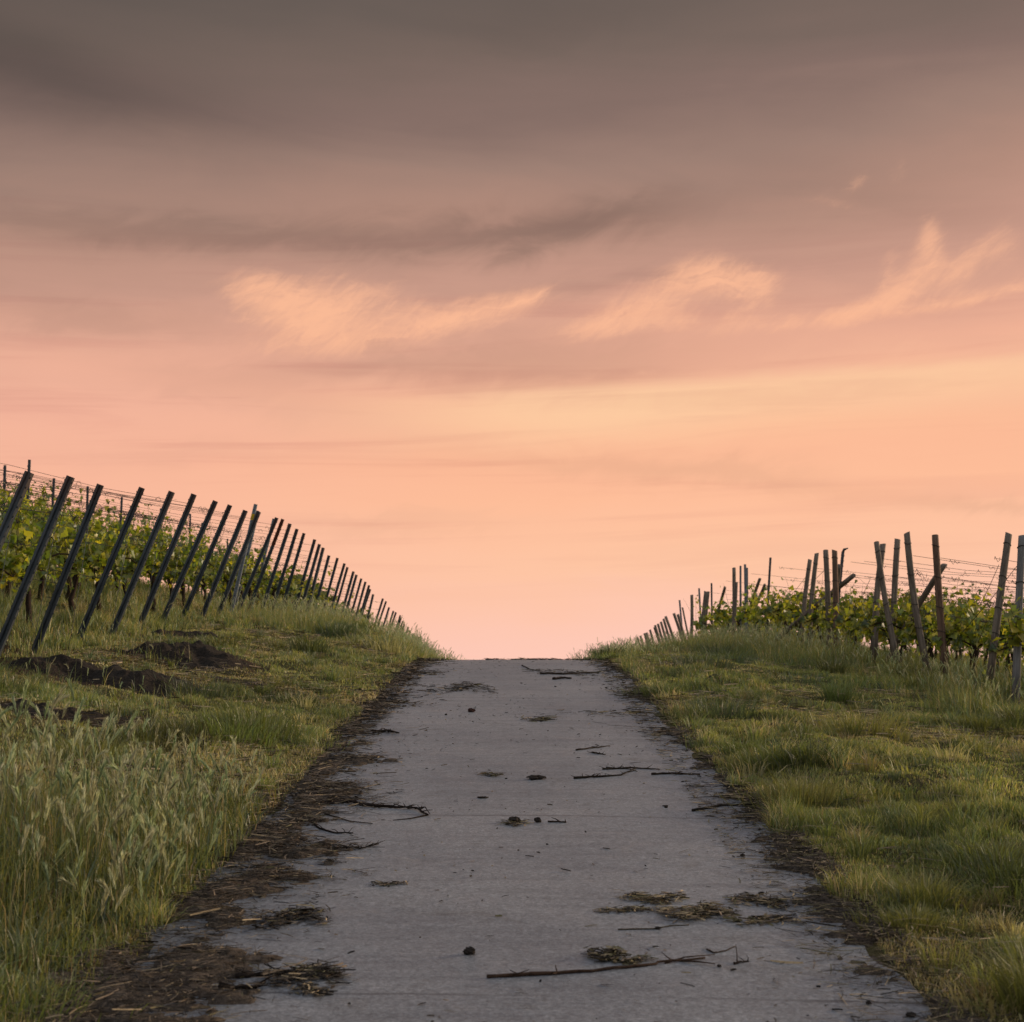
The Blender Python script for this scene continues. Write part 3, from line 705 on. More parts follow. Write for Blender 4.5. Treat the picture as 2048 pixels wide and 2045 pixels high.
# ------------------------------------------------------------------ things lying on the track
def on_road(x, y): return on_ground(x, y, lambda X, Y: road_top(X, Y))
def branch(label, pts, r0, r1, twigs=0, col=(.030, .020, .014), name='fallen_branch', forks=()):
    """pts: photo pixels along the stick"""
    P3 = []
    for q in pts:
        X, Y = on_road(q[0], q[1]); P3.append((X, Y, float(road_top(X, Y)) + r0 * .8 + (q[2] if len(q) > 2 else 0)))
    P3 = np.array(P3); o = P3[0].copy(); o[2] = road_top(o[0], o[1])
    # resample
    tt = np.linspace(0, len(P3) - 1, 4 * len(P3)); Q_ = np.stack([np.interp(tt, np.arange(len(P3)), P3[:, k]) for k in range(3)], -1)
    Q_[1:-1] += rng.normal(0, r0 * .35, Q_[1:-1].shape) * [1, 1, .5]
    mb = MB(); rad = np.linspace(r0, r1, len(Q_)) * (1 + .25 * (rng.random(len(Q_)) - .5))
    mb.tube(Q_ - o, rad, 7, col, True, .12, rng)
    for fk in forks:
        B = []
        for q in fk: X, Y = on_road(q[0], q[1]); B.append((X, Y, float(road_top(X, Y)) + r1 + (q[2] if len(q) > 2 else 0)))
        B = np.array(B); mb.tube(B - o, np.linspace(r1 * 1.1, r1 * .5, len(B)), 5, col, True, .1, rng)
    for k in range(twigs):
        i = rng.integers(1, len(Q_)); a = rng.random() * 2 * PI; L = (.03 + .07 * rng.random()) * (1 + r0 * 60) * .6
        p0 = Q_[i] - o; p2 = p0 + np.array([math.cos(a) * L, math.sin(a) * L * .8, .012 + .02 * rng.random()])
        mb.tube([p0, (p0 + p2) / 2 + rng.normal(0, .004, 3), p2], [r1 * .8, r1 * .6, r1 * .3], 4, col)
    ob = mb.build(name, M_bark); ob.location = o
    return tag(ob, label, 'branch')
branch('long straight brown stick lying across the track, the largest stick', [(974, 1958), (1080, 1953), (1190, 1944), (1290, 1934), (1330, 1928), (1410, 1920)], .0085, .004, 5, (.045, .027, .018),
       forks=([(1330, 1929), (1370, 1923, .01), (1430, 1918, .012)], [(1360, 1926), (1400, 1929, .006), (1430, 1933, .004)]))
branch('forked dark branch reaching from the litter strip onto the track, many side twigs', [(640, 1612), (690, 1606), (740, 1615), (790, 1618), (830, 1620), (856, 1633)], .013, .005, 26, (.020, .014, .011),
       forks=([(830, 1620), (850, 1622, .02), (860, 1634, .01)], [(856, 1632), (820, 1640), (786, 1643)], [(650, 1630), (700, 1645), (745, 1650)]))
branch('thin bent twig beside the thick end of the forked branch', [(615, 1642), (640, 1660), (670, 1668), (706, 1669)], .008, .004, 4, (.018, .013, .010))
branch('twiggy branch pointing from the litter strip with feathery side shoots', [(650, 1704), (690, 1698), (725, 1699), (757, 1691)], .009, .003, 22, (.022, .016, .012))
branch('dark branch pile end resting on the litter strip close to the camera', [(470, 1960), (540, 1952), (620, 1948), (680, 1960)], .012, .004, 20, (.018, .013, .010))
branch('thick dark stalk lying along the litter strip below the branch pile', [(440, 1978), (500, 1982), (530, 1970)], .012, .006, 6, (.018, .013, .010))
branch('pair of crossing dark twigs high on the track near the wooden post verge', [(1205, 1540), (1270, 1538), (1320, 1541)], .008, .004, 12, (.030, .022, .015), forks=([(1212, 1536), (1260, 1540), (1275, 1545)],))
branch('dark kinked branch lying in front of the cut grass near the verge', [(1148, 1559), (1190, 1556), (1240, 1553), (1272, 1540)], .010, .004, 16, (.024, .018, .013))
branch('straight dark stick poking from the verge litter onto the track', [(1303, 1551), (1340, 1549), (1400, 1552)], .010, .006, 2, (.026, .018, .013))
branch('slender twig high up the track above the kinked branch', [(1152, 1502), (1190, 1497), (1220, 1494)], .008, .004, 1, (.035, .025, .018))
branch('short knobbly twig just below the slender twig', [(1184, 1507), (1200, 1510), (1211, 1511)], .008, .004, 4, (.025, .018, .012))
branch('short straight twig lying next to the second clod in mid track', [(1096, 1646), (1115, 1646), (1132, 1647)], .006, .005, 2, (.028, .020, .015))
branch('thin straw coloured twig with a dark bead across the track', [(1236, 1861), (1310, 1860), (1340, 1855), (1378, 1852)], .004, .0025, 0, (.065, .050, .032))
branch('fine bent twig between the long stick and the verge', [(1414, 1902), (1428, 1908), (1450, 1905), (1470, 1896)], .004, .002, 0, (.040, .028, .02))
branch('tiny upright twig fragment beyond the tip of the long stick', [(1468, 1930), (1475, 1929), (1498, 1927)], .006, .003, 2, (.026, .018, .014), forks=([(1474, 1929), (1474, 1922, .02), (1472, 1914, .045)],))
branch('long dark stick lying near the crest of the track', [(1080, 1349), (1130, 1350), (1200, 1346)], .016, .008, 3, (.030, .021, .015))
branch('second dark stick near the crest, shorter and lower', [(1106, 1360), (1125, 1358), (1143, 1359)], .018, .012, 1, (.024, .017, .013))
branch('curved twig near the crest above the two dark sticks', [(1044, 1332), (1060, 1340), (1085, 1344)], .010, .005, 2, (.04, .028, .02))
branch('dark stick half on the verge litter beside the mown grass', [(1385, 1624), (1450, 1612), (1550, 1610)], .009, .004, 6, (.018, .014, .011))
branch('dark twig jutting out of the litter strip far up the track', [(745, 1467), (775, 1464), (798, 1469)], .016, .007, 8, (.020, .015, .012))

def clod(label, x, y, w, h, col=(.030, .024, .020), name='earth_clod', lumps=1):
    X, Y = on_road(x, y); s = w / FPX * Y / 2 * .92; hz = h / FPX * Y * .72
    n1, n2 = 9, 14
    th = np.linspace(.02, PI - .02, n1)[:, None]; ph = np.linspace(0, 2 * PI, n2, endpoint=False)[None]
    sx, sy = rng.random(2) * 50
    rr = 1 + 1.1 * fbm(np.cos(ph) * 2.2 + sx + th * 0, np.sin(ph) * 2.2 + th * 1.8 + sy, 121, 3) + .6 * fbm(np.cos(ph) * 5 + sx, np.sin(ph) * 7 + th * 6 + sy, 123, 2)
    V = np.stack([s * rr * np.sin(th) * np.cos(ph), s * .8 * rr * np.sin(th) * np.sin(ph), hz * .5 * (1 + rr * np.cos(th))], -1).reshape(-1, 3)
    i = np.arange(n1 - 1)[:, None] * n2; j = np.arange(n2)[None]; j2 = (j + 1) % n2
    Q = np.stack([i + j, i + n2 + j, i + n2 + j2, i + j2], -1).reshape(-1, 4)
    V = np.vstack([V, [0, 0, hz], [0, 0, 0]]); k = n1 * n2; j = np.arange(n2); j2 = (j + 1) % n2
    T = np.vstack([np.stack([np.full(n2, k), j, j2], -1), np.stack([np.full(n2, k + 1), k - n2 + j2, k - n2 + j], -1)])
    o = make(name, V, [Q, T], M_clod, None, np.tile(col, (len(V), 1)), False); o.location = (X, Y, float(road_top(X, Y)) - hz * .06)
    return tag(o, label, 'clod')
clod('black lump of earth alone in mid track behind the long stick', 938, 1910, 27, 20)
clod('dark crumbly clod on dry grass bits in mid track', 1030, 1645, 26, 14)
clod('dark clod touching the short straight twig in mid track', 1076, 1646, 16, 14)
clod('flat dark clod alone above mid track', 1070, 1559, 34, 11)
clod('dark reddish clod high up the track above the others', 943, 1425, 17, 11, (.045, .022, .018))
clod('small round clod near the crooked straw mat', 1522, 1791, 14, 8)
clod('round dark pebble next to the verge, beside scattered smaller ones', 1485, 1714, 10, 9)
clod('square dark clod close to the camera near the verge', 1737, 2010, 13, 8)
clod('flat black clod at the foot of the verge grass, lowest of all', 1822, 2034, 24, 12)
clod('small clod just past the tip of the long stick', 1438, 1936, 9, 7)
clod('dark bead of earth on the thin straw coloured twig', 1316, 1861, 14, 8)
clod('little dark clod on the grass litter side of mid track', 1332, 1617, 7, 6)
clod('lone little clod below the kinked branch', 1500, 1640, 8, 6)
clod('flat crumb of earth lying alone above the row of two mid track clods', 965, 1597, 22, 5)
clod('dark crumb by the clod high up the track', 892, 1431, 6, 5)

def tuft(label, x, y, w, d, n, L, wts, lift, name='cut_grass', cat='cut grass', kind=None):
    X, Y = on_road(x, y); s = w / FPX * Y / 2
    px = X + np.clip(rng.normal(0, s * .62, n), -s * 1.15, s * 1.15); py = Y + np.clip(rng.normal(0, d, n), -1.6 * d, 1.6 * d) + .7 * d * np.sin((px - X) / s * 3 + x)
    return strands(name, label, px, py, L * (.4 + rng.random(n)), .0025 + .003 * rng.random(n) + Y * .00012, lcol(n, wts) * 1.25, lift * .6, road_top, cat, 'thing' if any(w in label for w in ('heap', 'mat ', 'bundle', 'tangle', 'band')) and 'tail' not in label and 'rotted' not in label and 'pale stalk' not in label else 'stuff')
tuft('dark green heap of cut grass just behind the long stick', 1212, 1916, 60, .045, 260, .05, (2, 2, .3, .3, 2, 3), .05)
tuft('straw scatter trailing from the cut grass heap to the long stick', 1262, 1926, 70, .03, 110, .05, (1, 1, 1, 1.5, .5, 3), .012)
tuft('upper band of the straw mat near the verge', 1305, 1799, 110, .06, 260, .07, (1, 1, 1.4, 3, .8, 2), .02)
tuft('thick lower band of the straw mat with a raised tangle', 1395, 1829, 120, .08, 420, .08, (1.4, 1.4, 1.4, 3, 1, 2), .04)
tuft('thin tail of the straw mat pointing to mid track', 1270, 1822, 120, .03, 130, .06, (1, 1, 1.2, 2, .8, 2), .012)
tuft('straw mat piece merging with the verge', 1530, 1806, 110, .07, 240, .07, (1.4, 1.4, 1.4, 2, 1, 2), .02)
tuft('second straw piece at the verge, below the first', 1540, 1845, 130, .05, 180, .07, (1.4, 1.4, 1.4, 2, 1, 2), .02)
tuft('green grass sliver alone high in mid track', 984, 1551, 40, .05, 60, .08, (1, 1, .5, .7, .5, 3), .015)
tuft('yellowish grass sliver on the upper track under the crest', 1080, 1440, 60, .12, 90, .12, (1.5, 1.5, .5, .7, .5, 3), .03)
tuft('dark mat of rotted stalks on the upper track near the litter strip', 925, 1378, 110, .40, 330, .13, (3, 3, .8, .3, 3, .5), .03)
tuft('faint grass streak on the upper track beside the verge', 1250, 1426, 220, .20, 120, .12, (1, 1, 1, 1, .3, 3), .01)
tuft('brown grass streak on the crest beside the verge', 1160, 1346, 180, .30, 160, .14, (2, 2, 1, .6, 1, 2), .02)
tuft('dark litter line lying on the very crest of the track', 1075, 1320, 170, .35, 260, .15, (3, 3, .8, .3, 3, .5), .03)
tuft('dead grass ring round the crumbly mid track clod', 1028, 1648, 50, .06, 90, .06, (2, 1, 1, 2, 1, 2), .02)
tuft('brown grass smear on the lower track', 778, 1770, 60, .03, 60, .06, (2, 2, 1, .5, 1, 2), .006)
tuft('brown stalk bundle spilling onto the track from the lower litter strip', 585, 1840, 120, .10, 300, .09, (3, 3, 1.4, .8, 3, .5), .05)
tuft('dark tangle of stalks below the stalk bundle', 610, 1955, 130, .07, 300, .09, (3, 3, 1, .8, 3, .8), .05)
tuft('pale stalk mat between the dark tangle and the camera', 625, 1984, 80, .04, 110, .06, (2, 2, 1, 2, 1, 1), .02)

# ------------------------------------------------------------------ earth heaps
for (hx, hy, a, w, hh, lab) in heaps:
    n1, n2 = 26, 80
    rr = np.linspace(0, 1, n1)[:, None]; ph = np.linspace(0, 2 * PI, n2, endpoint=False)[None]
    e = 1 + .5 * fbm(np.cos(ph) * 1.3 + hx, np.sin(ph) * 1.3 + hy, 131, 3)
    X = hx + a * rr * e * np.cos(ph); Y = hy + w * rr * e * np.sin(ph)
    Z = ground_z(X, Y) + 0.95 * hh * (1 - rr ** 2) ** 1.3 * (.75 + 1.4 * fbm(X * 2.5, Y * 2.5, 133, 3)) + (.55 * hh + .035) * fbm(X * 8, Y * 8, 135, 4) * (1 - rr ** 4) - .05 * rr ** 3 + .004
    V = np.stack([X, Y, Z], -1).reshape(-1, 3) - [hx, hy, 0]
    z0 = float(ground_z(hx, hy)); V[:, 2] -= z0
    i = np.arange(n1 - 1)[:, None] * n2; j = np.arange(n2)[None]; j2 = (j + 1) % n2
    Q = np.stack([i + j, i + n2 + j, i + n2 + j2, i + j2], -1).reshape(-1, 4)
    o = make('earth_heap', V, Q, M_heap, None, None, False); o.location = (hx, hy, z0)
    tag(o, lab, 'earth heap')

# ------------------------------------------------------------------ posts
ORD1 = 'zeroth first second third fourth fifth sixth seventh eighth ninth tenth eleventh twelfth thirteenth fourteenth fifteenth sixteenth seventeenth eighteenth nineteenth'.split()
def ordinal(n):
    if n < 20: return ORD1[n]
    t, u = divmod(n, 10); tens = {2: 'twent', 3: 'thirt', 4: 'fort', 5: 'fift'}[t]
    return tens + ('ieth' if u == 0 else ('y-' + ORD1[u]))
SECT = np.array([(-.036, -.022), (-.036, .026), (-.026, .026), (-.022, -.010), (-.008, -.012), (0, .004), (.008, -.012), (.022, -.010), (.026, .026), (.036, .026), (.036, -.022), (.012, -.026), (0, -.012), (-.012, -.026)])
def extrude(sect, L, twist=0.0):
    n = len(sect); zs = np.array([-.25, 0, L * .5, L])
    V = np.vstack([np.column_stack([sect, np.full(n, z)]) for z in zs])
    i = np.arange(len(zs) - 1)[:, None] * n; j = np.arange(n)[None]; j2 = (j + 1) % n
    return V, np.stack([i + j, i + j2, i + n + j2, i + n + j], -1).reshape(-1, 4), n, len(zs)
def steel_post(L, scale=1.0, notch=True, mat=None, name='metal_post'):
    V, Q, n, m = extrude(SECT * scale, L); q = [Q]
    # flat folded top closing the channel
    top = np.arange(n) + (m - 1) * n
    mb = MB(); mb._push(V, Q); mb._push(np.vstack([V[top], V[top].mean(0)]), None, [(i, (i + 1) % n, n) for i in range(n)])
    if notch:                                      # punched wire hooks along one flange
        for z in np.arange(.55, L - .04, .11):
            for s in (-1, 1):
                x = .036 * scale * s
                c = np.array([(x, -.016, z), (x + .009 * s, -.016, z + .012), (x + .009 * s, -.016, z + .030), (x, -.016, z + .022)]); 
                V2 = np.vstack([c, c + [0, .006, 0]]); mb._push(V2, [(0, 1, 2, 3), (7, 6, 5, 4), (0, 4, 5, 1), (1, 5, 6, 2), (2, 6, 7, 3)])
    return mb.build(name, mat or M_steel, None, False)
def aim(o, base, top, roll=0.0):
    d = (top - base).normalized()
    x = Vector((1, 0, 0)); x = (x - d * x.dot(d)).normalized(); y = d.cross(x)
    m = Matrix((x, y, d)).transposed() @ Matrix.Rotation(roll, 3, 'Z')
    o.matrix_world = Matrix.Translation(base) @ m.to_4x4()
def gz(x, y): return float(ground_z(x, y))

# leaning end posts along the rising slope: top x, y, lean dx/dy, in the photo
LP = [(59, 945, .40, 0), (141.5, 954, .385, 0), (201, 970, .365, 0), (284, 976, .39, 0), (343.7, 984, .395, 0), (388, 989, .39, 0), (431, 1002.6, .42, 0), (460, 1010.7, .40, 0), (491, 1021.5, .39, 0),
      (517.4, 1023.8, .375, 0), (553.6, 1036, .40, 0), (565, 1040.6, .36, 1), (580, 1048, .31, 0), (594, 1058.5, .29, 0), (608, 1067, .28, 0), (629.5, 1079.5, .27, 0), (639, 1089, .27, 0), (646.5, 1096, .24, 0),
      (658, 1111.5, .25, 0), (675, 1116.5, .26, 0), (689, 1127.5, .28, 0), (695, 1134.8, .27, 0), (707, 1143.5, .27, 0), (713, 1150, .27, 0), (722.6, 1157.7, .27, 0), (731, 1164, .27, 0), (738.3, 1171, .28, 0), (740.6, 1178.8, .33, 0),
      (746.4, 1189, .22, 0), (765.8, 1197.7, .30, 0), (772.2, 1203, .33, 0), (778.3, 1215, .30, 0), (787, 1222.3, .30, 0), (792, 1225, .33, 0), (800.6, 1231, .3, 0), (802.3, 1235.4, .3, 0), (805.8, 1242.6, .3, 0), (808.7, 1248.4, .3, 0), (816.8, 1254.8, .3, 0), (820, 1261.5, .3, 0)]
left_rows = []
for k, (tx, ty, lean, rust) in enumerate(LP):
    d = 5.0 * FPX / (1024 - tx)
    top = P(tx, ty, d)
    h = 2.1
    for _ in range(4):
        bx = top.x - lean * h; by = d - .02 * h; h = top.z - gz(bx, by)
    base = Vector((bx, by, gz(bx, by) - .02))
    L = (top - base).length
    o = steel_post(L, 1.16 if d < 33 else 1.05, d < 40)
    aim(o, base, top, rng.normal(.0, .12))
    n = k + 1
    lab = f'dark leaning metal end post, {ordinal(n)} of the row climbing away along the grass bank'
    if rust: lab = 'dark leaning metal end post with a rusty red upper half'
    tag(o, lab, 'post', 'leaning metal end posts of the vineyard rows')
    if rust:
        V, Q, nn, mm = extrude(SECT * 1.06, .62); c = make('rusty_tip', V[nn:] + [0, 0, L - .60], Q[:len(Q) // 3 * 2], M_rust, o)
    if d < 31:                                     # loose tie wire curling down from the top and a taut stay
        mb = MB(); s = np.linspace(0, 1, 9)
        mb.tube(np.stack([.035 + .05 * np.sin(s * 2.6), 0 * s + .02, L - .28 - .45 * s], -1), .0032, 4, (.035, .022, .018))
        mb.build('tie_wire', M_wire, o)
        mb = MB(); e = o.matrix_world.inverted() @ Vector((base.x + .42, base.y, gz(base.x + .42, base.y) - .02))
        mb.tube([(0.03, 0, L * .80), (e.x * .5 + .02, e.y * .5, L * .40 + e.z * .5), (e.x, e.y, e.z)], .003, 4, (.06, .065, .07)); mb.build('stay_wire', M_wire, o)
    left_rows.append((d, base, top))
# paler marked post standing behind the row
tp = P(511.5, 1009, 33.0); bp = P(472, 1200, 33.0); bp.z = gz(bp.x, bp.y); bp.x = tp.x - .21 * (tp.z - bp.z)
o = steel_post((tp - bp).length, 1.0, False, M_zinc); aim(o, bp, tp)
tag(o, 'bluish steel post with a yellow band near its top', 'post')
L = (tp - bp).length
V, Q, nn, mm = extrude(SECT * 1.07, .13); V = V[nn:]; make('yellow_band', V + [0, 0, L - .34], Q[:len(Q) // 3 * 2], M_yellow, o)
for (tx, ty, lean, d, lab) in ((548, 1038, .24, 37.5, 'bluish steel post half hidden behind the tenth and eleventh leaning metal posts'), (516, 1022, .22, 36, 'bluish steel post standing close behind the yellow banded post')):
    tp = P(tx, ty, d); h = 2.1
    for _ in range(4): bx = tp.x - lean * h; h = tp.z - gz(bx, d)
    bp = Vector((bx, d, gz(bx, d))); o = steel_post((tp - bp).length, .95, False, M_zinc); aim(o, bp, tp); tag(o, lab, 'post')
# slim upright posts inside the rows
for k, (tx, ty, X) in enumerate(((59, 920, -8.4), (10, 931, -9.2), (18, 982, -11.5), (108, 957, -8.7), (175.5, 973, -8.7), (243.7, 994.6, -8.7), (322, 1017, -8.6), (380.6, 1028, -8.8), (455, 1078, -9.5), (404, 1046, -9.6))):
    d = X * FPX / (tx - 1024); tp = P(tx, ty, d); bp = Vector((tp.x - rng.normal(0, .03), d, gz(tp.x, d)))
    o = steel_post((tp - bp).length, .62, True, M_thin, 'slim_post'); aim(o, bp, tp)
    tag(o, ['tallest slim upright steel stake rising behind the first leaning post', 'slim upright steel stake at the very edge of the view among metal posts', 'short slim stake showing just above the leaves at the edge of the view',
            'slim upright stake between the first and second leaning metal posts', 'slim upright stake between the second and third leaning metal posts', 'slim upright stake between the third and fourth leaning metal posts',
            'slim upright stake close beside the fifth leaning metal post', 'slim upright stake close beside the sixth leaning metal post', 'low slim stake behind the ninth leaning metal post', 'low slim stake behind the seventh leaning metal post'][k], 'stake', 'slim stakes inside the vine rows')

# wooden posts on the falling side
def wood_post(base, top, r, mat, name='wooden_post', seed=0, wraps=(), taper=.88, slant=.25, sides=12):
    L = (top - base).length; q = np.random.default_rng(seed)
    zs = np.concatenate([[-.3], np.linspace(0, L, 14)]); a = np.arange(sides) * 2 * PI / sides
    prof = 1 + .14 * (q.random(sides) - .5)
    bow = .02 * L * np.sin(np.clip(zs / L, 0, 1) * PI) * (q.random() - .5) * 2
    V = []
    for i, z in enumerate(zs):
        rr = r * (1.04 + (taper - 1.04) * max(z, 0) / L) * prof * (1 + .05 * (q.random(sides) - .5)) 
        zz = z + (slant * rr * np.cos(a + seed) if i == len(zs) - 1 else 0)
        V.append(np.column_stack([rr * np.cos(a) + bow[i], rr * np.sin(a), zz * np.ones(sides)]))
    V = np.vstack(V + [[(bow[-1], 0, L + .004)]]); n = len(zs)
    i = np.arange(n - 1)[:, None] * sides; j = np.arange(sides)[None]; j2 = (j + 1) % sides
    Q = np.stack([i + j, i + j2, i + sides + j2, i + sides + j], -1).reshape(-1, 4)
    j = np.arange(sides); T = np.stack([(n - 1) * sides + j, (n - 1) * sides + (j + 1) % sides, np.full(sides, n * sides)], -1)
    o = make(name, V, [Q, T], mat, None, None, True); aim(o, base, top)
    for w in wraps:
        z = w * L; a2 = np.linspace(0, 2 * PI, 15); rr = r * (1.04 + (taper - 1.04) * w) * 1.10
        mb = MB(); b0 = float(np.interp(z, zs, bow))
        mb.tube(np.stack([rr * np.cos(a2) + b0, rr * np.sin(a2), z + .02 * np.sin(a2 + seed)], -1), .0055, 5, (.022, .016, .013)); mb.build('wire_wrap', M_wire, o)
    return o
G6 = (.93, .72, .52, .36)
# top x,y  base x,y  radius px, material, kind, label, X line (None = 6.5)
RP = [(2044, 1071, 2030.6, 1428, 8.2, M_wood_pale, 1, 'thick pale grey wooden post at the frame edge with black wire turns'),
      (2017.6, 1067, 1977, 1381, 7.6, M_wood, 1, 'tall grey wooden post leaning uphill next to the pale thick post'),
      (1870, 1071, 1891, 1368, 7.6, M_wood_red, 1, 'stout upright wooden post with a dark reddish foot'),
      (1813.5, 1066, 1856, 1341, 7.0, M_wood, 1, 'tallest grey wooden post leaning towards the road next to the stout post'),
      (1795, 1078.5, 1787, 1325, 6.5, M_wood, 1, 'grey wooden post standing straight behind the crossed pair'),
      (1753, 1085, 1798, 1334, 6.3, M_wood, 1, 'wooden post of the crossed pair that leans towards the road'),
      (1766, 1088, 1749, 1336, 6.5, M_wood, 1, 'wooden post of the crossed pair that leans away from the road'),
      (1669, 1101, 1673, 1316, 6.0, M_wood_red, 1, 'rusty brown wooden post with a rotten black foot'),
      (1651.5, 1101, 1658, 1300, 6.0, M_wood, 1, 'grey wooden post beside the rusty brown one'),
      (1633.6, 1107, 1620, 1290, 5.0, M_wood, 1, 'thin grey wooden post of the leaning pair, the taller'),
      (1620, 1119.5, 1605, 1285, 4.6, M_wood, 1, 'thin grey wooden post of the leaning pair, the shorter'),
      (1468, 1136.6, 1467, 1280, 3.9, M_wood, 1, 'brown wooden post next to two pale slim stakes'),
      (1473, 1165, 1467, 1275, 3.3, M_wood, 0, 'short wooden stub close behind the post beside the two pale stakes'),
      (1412, 1183.5, 1406, 1270, 4.2, M_wood, 0, 'thick twin end post touching its neighbour, the nearer to the crest'),
      (1416, 1184, 1411, 1270, 3.8, M_wood, 0, 'second half of the touching twin end posts'),
      (1383.6, 1190.6, 1381, 1275, 3.4, M_wood, 0, 'stocky wooden post between two pale stakes towards the crest'),
      (1365, 1215.5, 1376.5, 1270, 1.9, M_wood, 0, 'thin post leaning towards the road, largest of the small ones by the crest')]
for k, (tx, ty, bx, by, r, mat, near_, lab) in enumerate(RP):
    d = 6.45 * FPX / (bx - 1024)
    if k < 8: d = {0: 20.2, 1: 21.8, 2: 23.7, 3: 25.0, 4: 27.6, 5: 27.0, 6: 28.2, 7: 32.0}[k]
    tp = P(tx, ty, d); b0 = P(bx, by, d); sl_ = (tp.x - b0.x) / (tp.z - b0.z)
    z = b0.z
    for _ in range(4): xx = tp.x - sl_ * (tp.z - z); z = gz(xx, d)
    bp = Vector((tp.x - sl_ * (tp.z - z), d, z))
    o = wood_post(bp, tp, r / FPX * d, mat, seed=k + 3, wraps=(G6 if k < 9 else ((.9, .6) if near_ else ())), slant=.35 if k % 2 else -.2)
    tag(o, lab, 'post', 'wooden end posts of the vineyard rows')
BR = [(1706, 1152, 1630, 1216, 26.5, 5.4, 33.0, 'wooden brace leaning steeply behind the rusty brown post'), (1888, 1130, 1795, 1290, 0, 6.6, 26.0, 'thick wooden brace leaning behind the stout upright post'),
      (1520, 1157.6, 1500, 1230, 0, 3.4, 47, 'upper of two parallel slanted braces near the tall slim stake'), (1530, 1170, 1503, 1230, 0, 3.4, 46, 'lower of two parallel slanted braces near the tall slim stake'),
      (1450, 1175.6, 1437, 1235, 0, 3.2, 51, 'lone slanted brace between a slim stake and a wooden post'), (1678, 1133, 1674, 1300, 0, 5.0, 33.2, 'cut wooden stub hidden behind the rusty brown post')]
for k, (tx, ty, bx, by, _, r, d, lab) in enumerate(BR):
    tp = P(tx, ty, d); b0 = P(bx, by, d + 1.6); dr = (b0 - tp); 
    for s in np.linspace(.5, 3, 200):
        q = tp + dr * s
        if q.z < gz(q.x, q.y): break
    o = wood_post(q, tp, r / FPX * d, M_wood, 'brace_post', seed=50 + k, slant=.6); tag(o, lab, 'brace')
# slim metal stakes, galvanised and dull
SL = [(1541, 1115.6, 1533, 1250, 45, 2.1, 0, 'tallest slim dark stake, standing apart on the wooden post side'), (1490, 1129, 1492, 1250, 47, 2.2, 1, 'pale galvanised stake beside the brown wooden post'), (1481, 1132, 1481, 1245, 48, 1.9, 1, 'slimmer pale stake between the brown post and the galvanised stake'),
      (1423, 1166.6, 1424, 1245, 53, 1.7, 0, 'slim dark stake standing alone between twin post and lone brace'), (1398, 1177, 1402, 1250, 56, 1.8, 1, 'pale stake leaning on the touching twin end posts'), (1359, 1200.5, 1364.7, 1265, 61, 1.7, 1, 'pale stake leaning with the small posts by the crest'),
      (1494, 1136, 1494.5, 1250, 47.6, 2.0, 1, 'pale stake doubled up with the galvanised stake')]
for k, (tx, ty, bx, by, d, r, pale, lab) in enumerate(SL):
    tp = P(tx, ty, d); b0 = P(bx, by, d); sl_ = (tp.x - b0.x) / (tp.z - b0.z); z = b0.z
    for _ in range(4): z = gz(tp.x - sl_ * (tp.z - z), d)
    bp = Vector((tp.x - sl_ * (tp.z - z), d, z)); o = steel_post((tp - bp).length, r / FPX * d / .036, False, M_zinc if pale else M_thin, 'slim_post'); aim(o, bp, tp); tag(o, lab, 'stake')
# hooked iron stake
tp = P(1686, 1104, 33.6); bp = Vector((P(1674, 1190, 33.6).x - .12, 33.6, 0)); bp.z = gz(bp.x, bp.y)
o = steel_post((tp - bp).length, .8, True, M_thin, 'slim_post'); aim(o, bp, tp); mb = MB(); Lk = (tp - bp).length
mb.tube([(0, 0, Lk - .01), (.02, 0, Lk + .05), (.10, 0, Lk + .09)], [.03, .03, .012], 5, (.03, .03, .032)); mb.build('bent_tip', M_wire, o); tag(o, 'dark perforated iron stake with a bent hooked tip beside the rusty brown post', 'stake')
# small leaning end posts by the crest
for k, (tx, ty, bx, by) in enumerate(((1347.6, 1227, 1359, 1264), (1355.7, 1229, 1364, 1262), (1331, 1233, 1339, 1264), (1327, 1238, 1335.5, 1270), (1321.7, 1244, 1329, 1272), (1316, 1248, 1322, 1272), (1310, 1250.7, 1316, 1273), (1308.5, 1255, 1312, 1274), (1300, 1259.7, 1305, 1277), (1293, 1265.7, 1296, 1280), (1288.7, 1267, 1291, 1280), (1280.6, 1272, 1283, 1284), (1274.6, 1275, 1276, 1285))):
    d = 6.4 * FPX / (bx - 1024); d = min(d, 88)
    tp = P(tx, ty, d); sl_ = -.30; z = tp.z - 2
    for _ in range(4): z = gz(tp.x - sl_ * (tp.z - z), d)
    bp = Vector((tp.x - sl_ * (tp.z - z), d, z)); o = wood_post(bp, tp, .055, M_wood, 'wooden_post', 80 + k, (), .95, .1, 8)
    tag(o, f'small dark post leaning towards the road by the crest, {ordinal(k + 1)} counting towards the crest', 'post', 'small leaning posts dropping behind the crest')

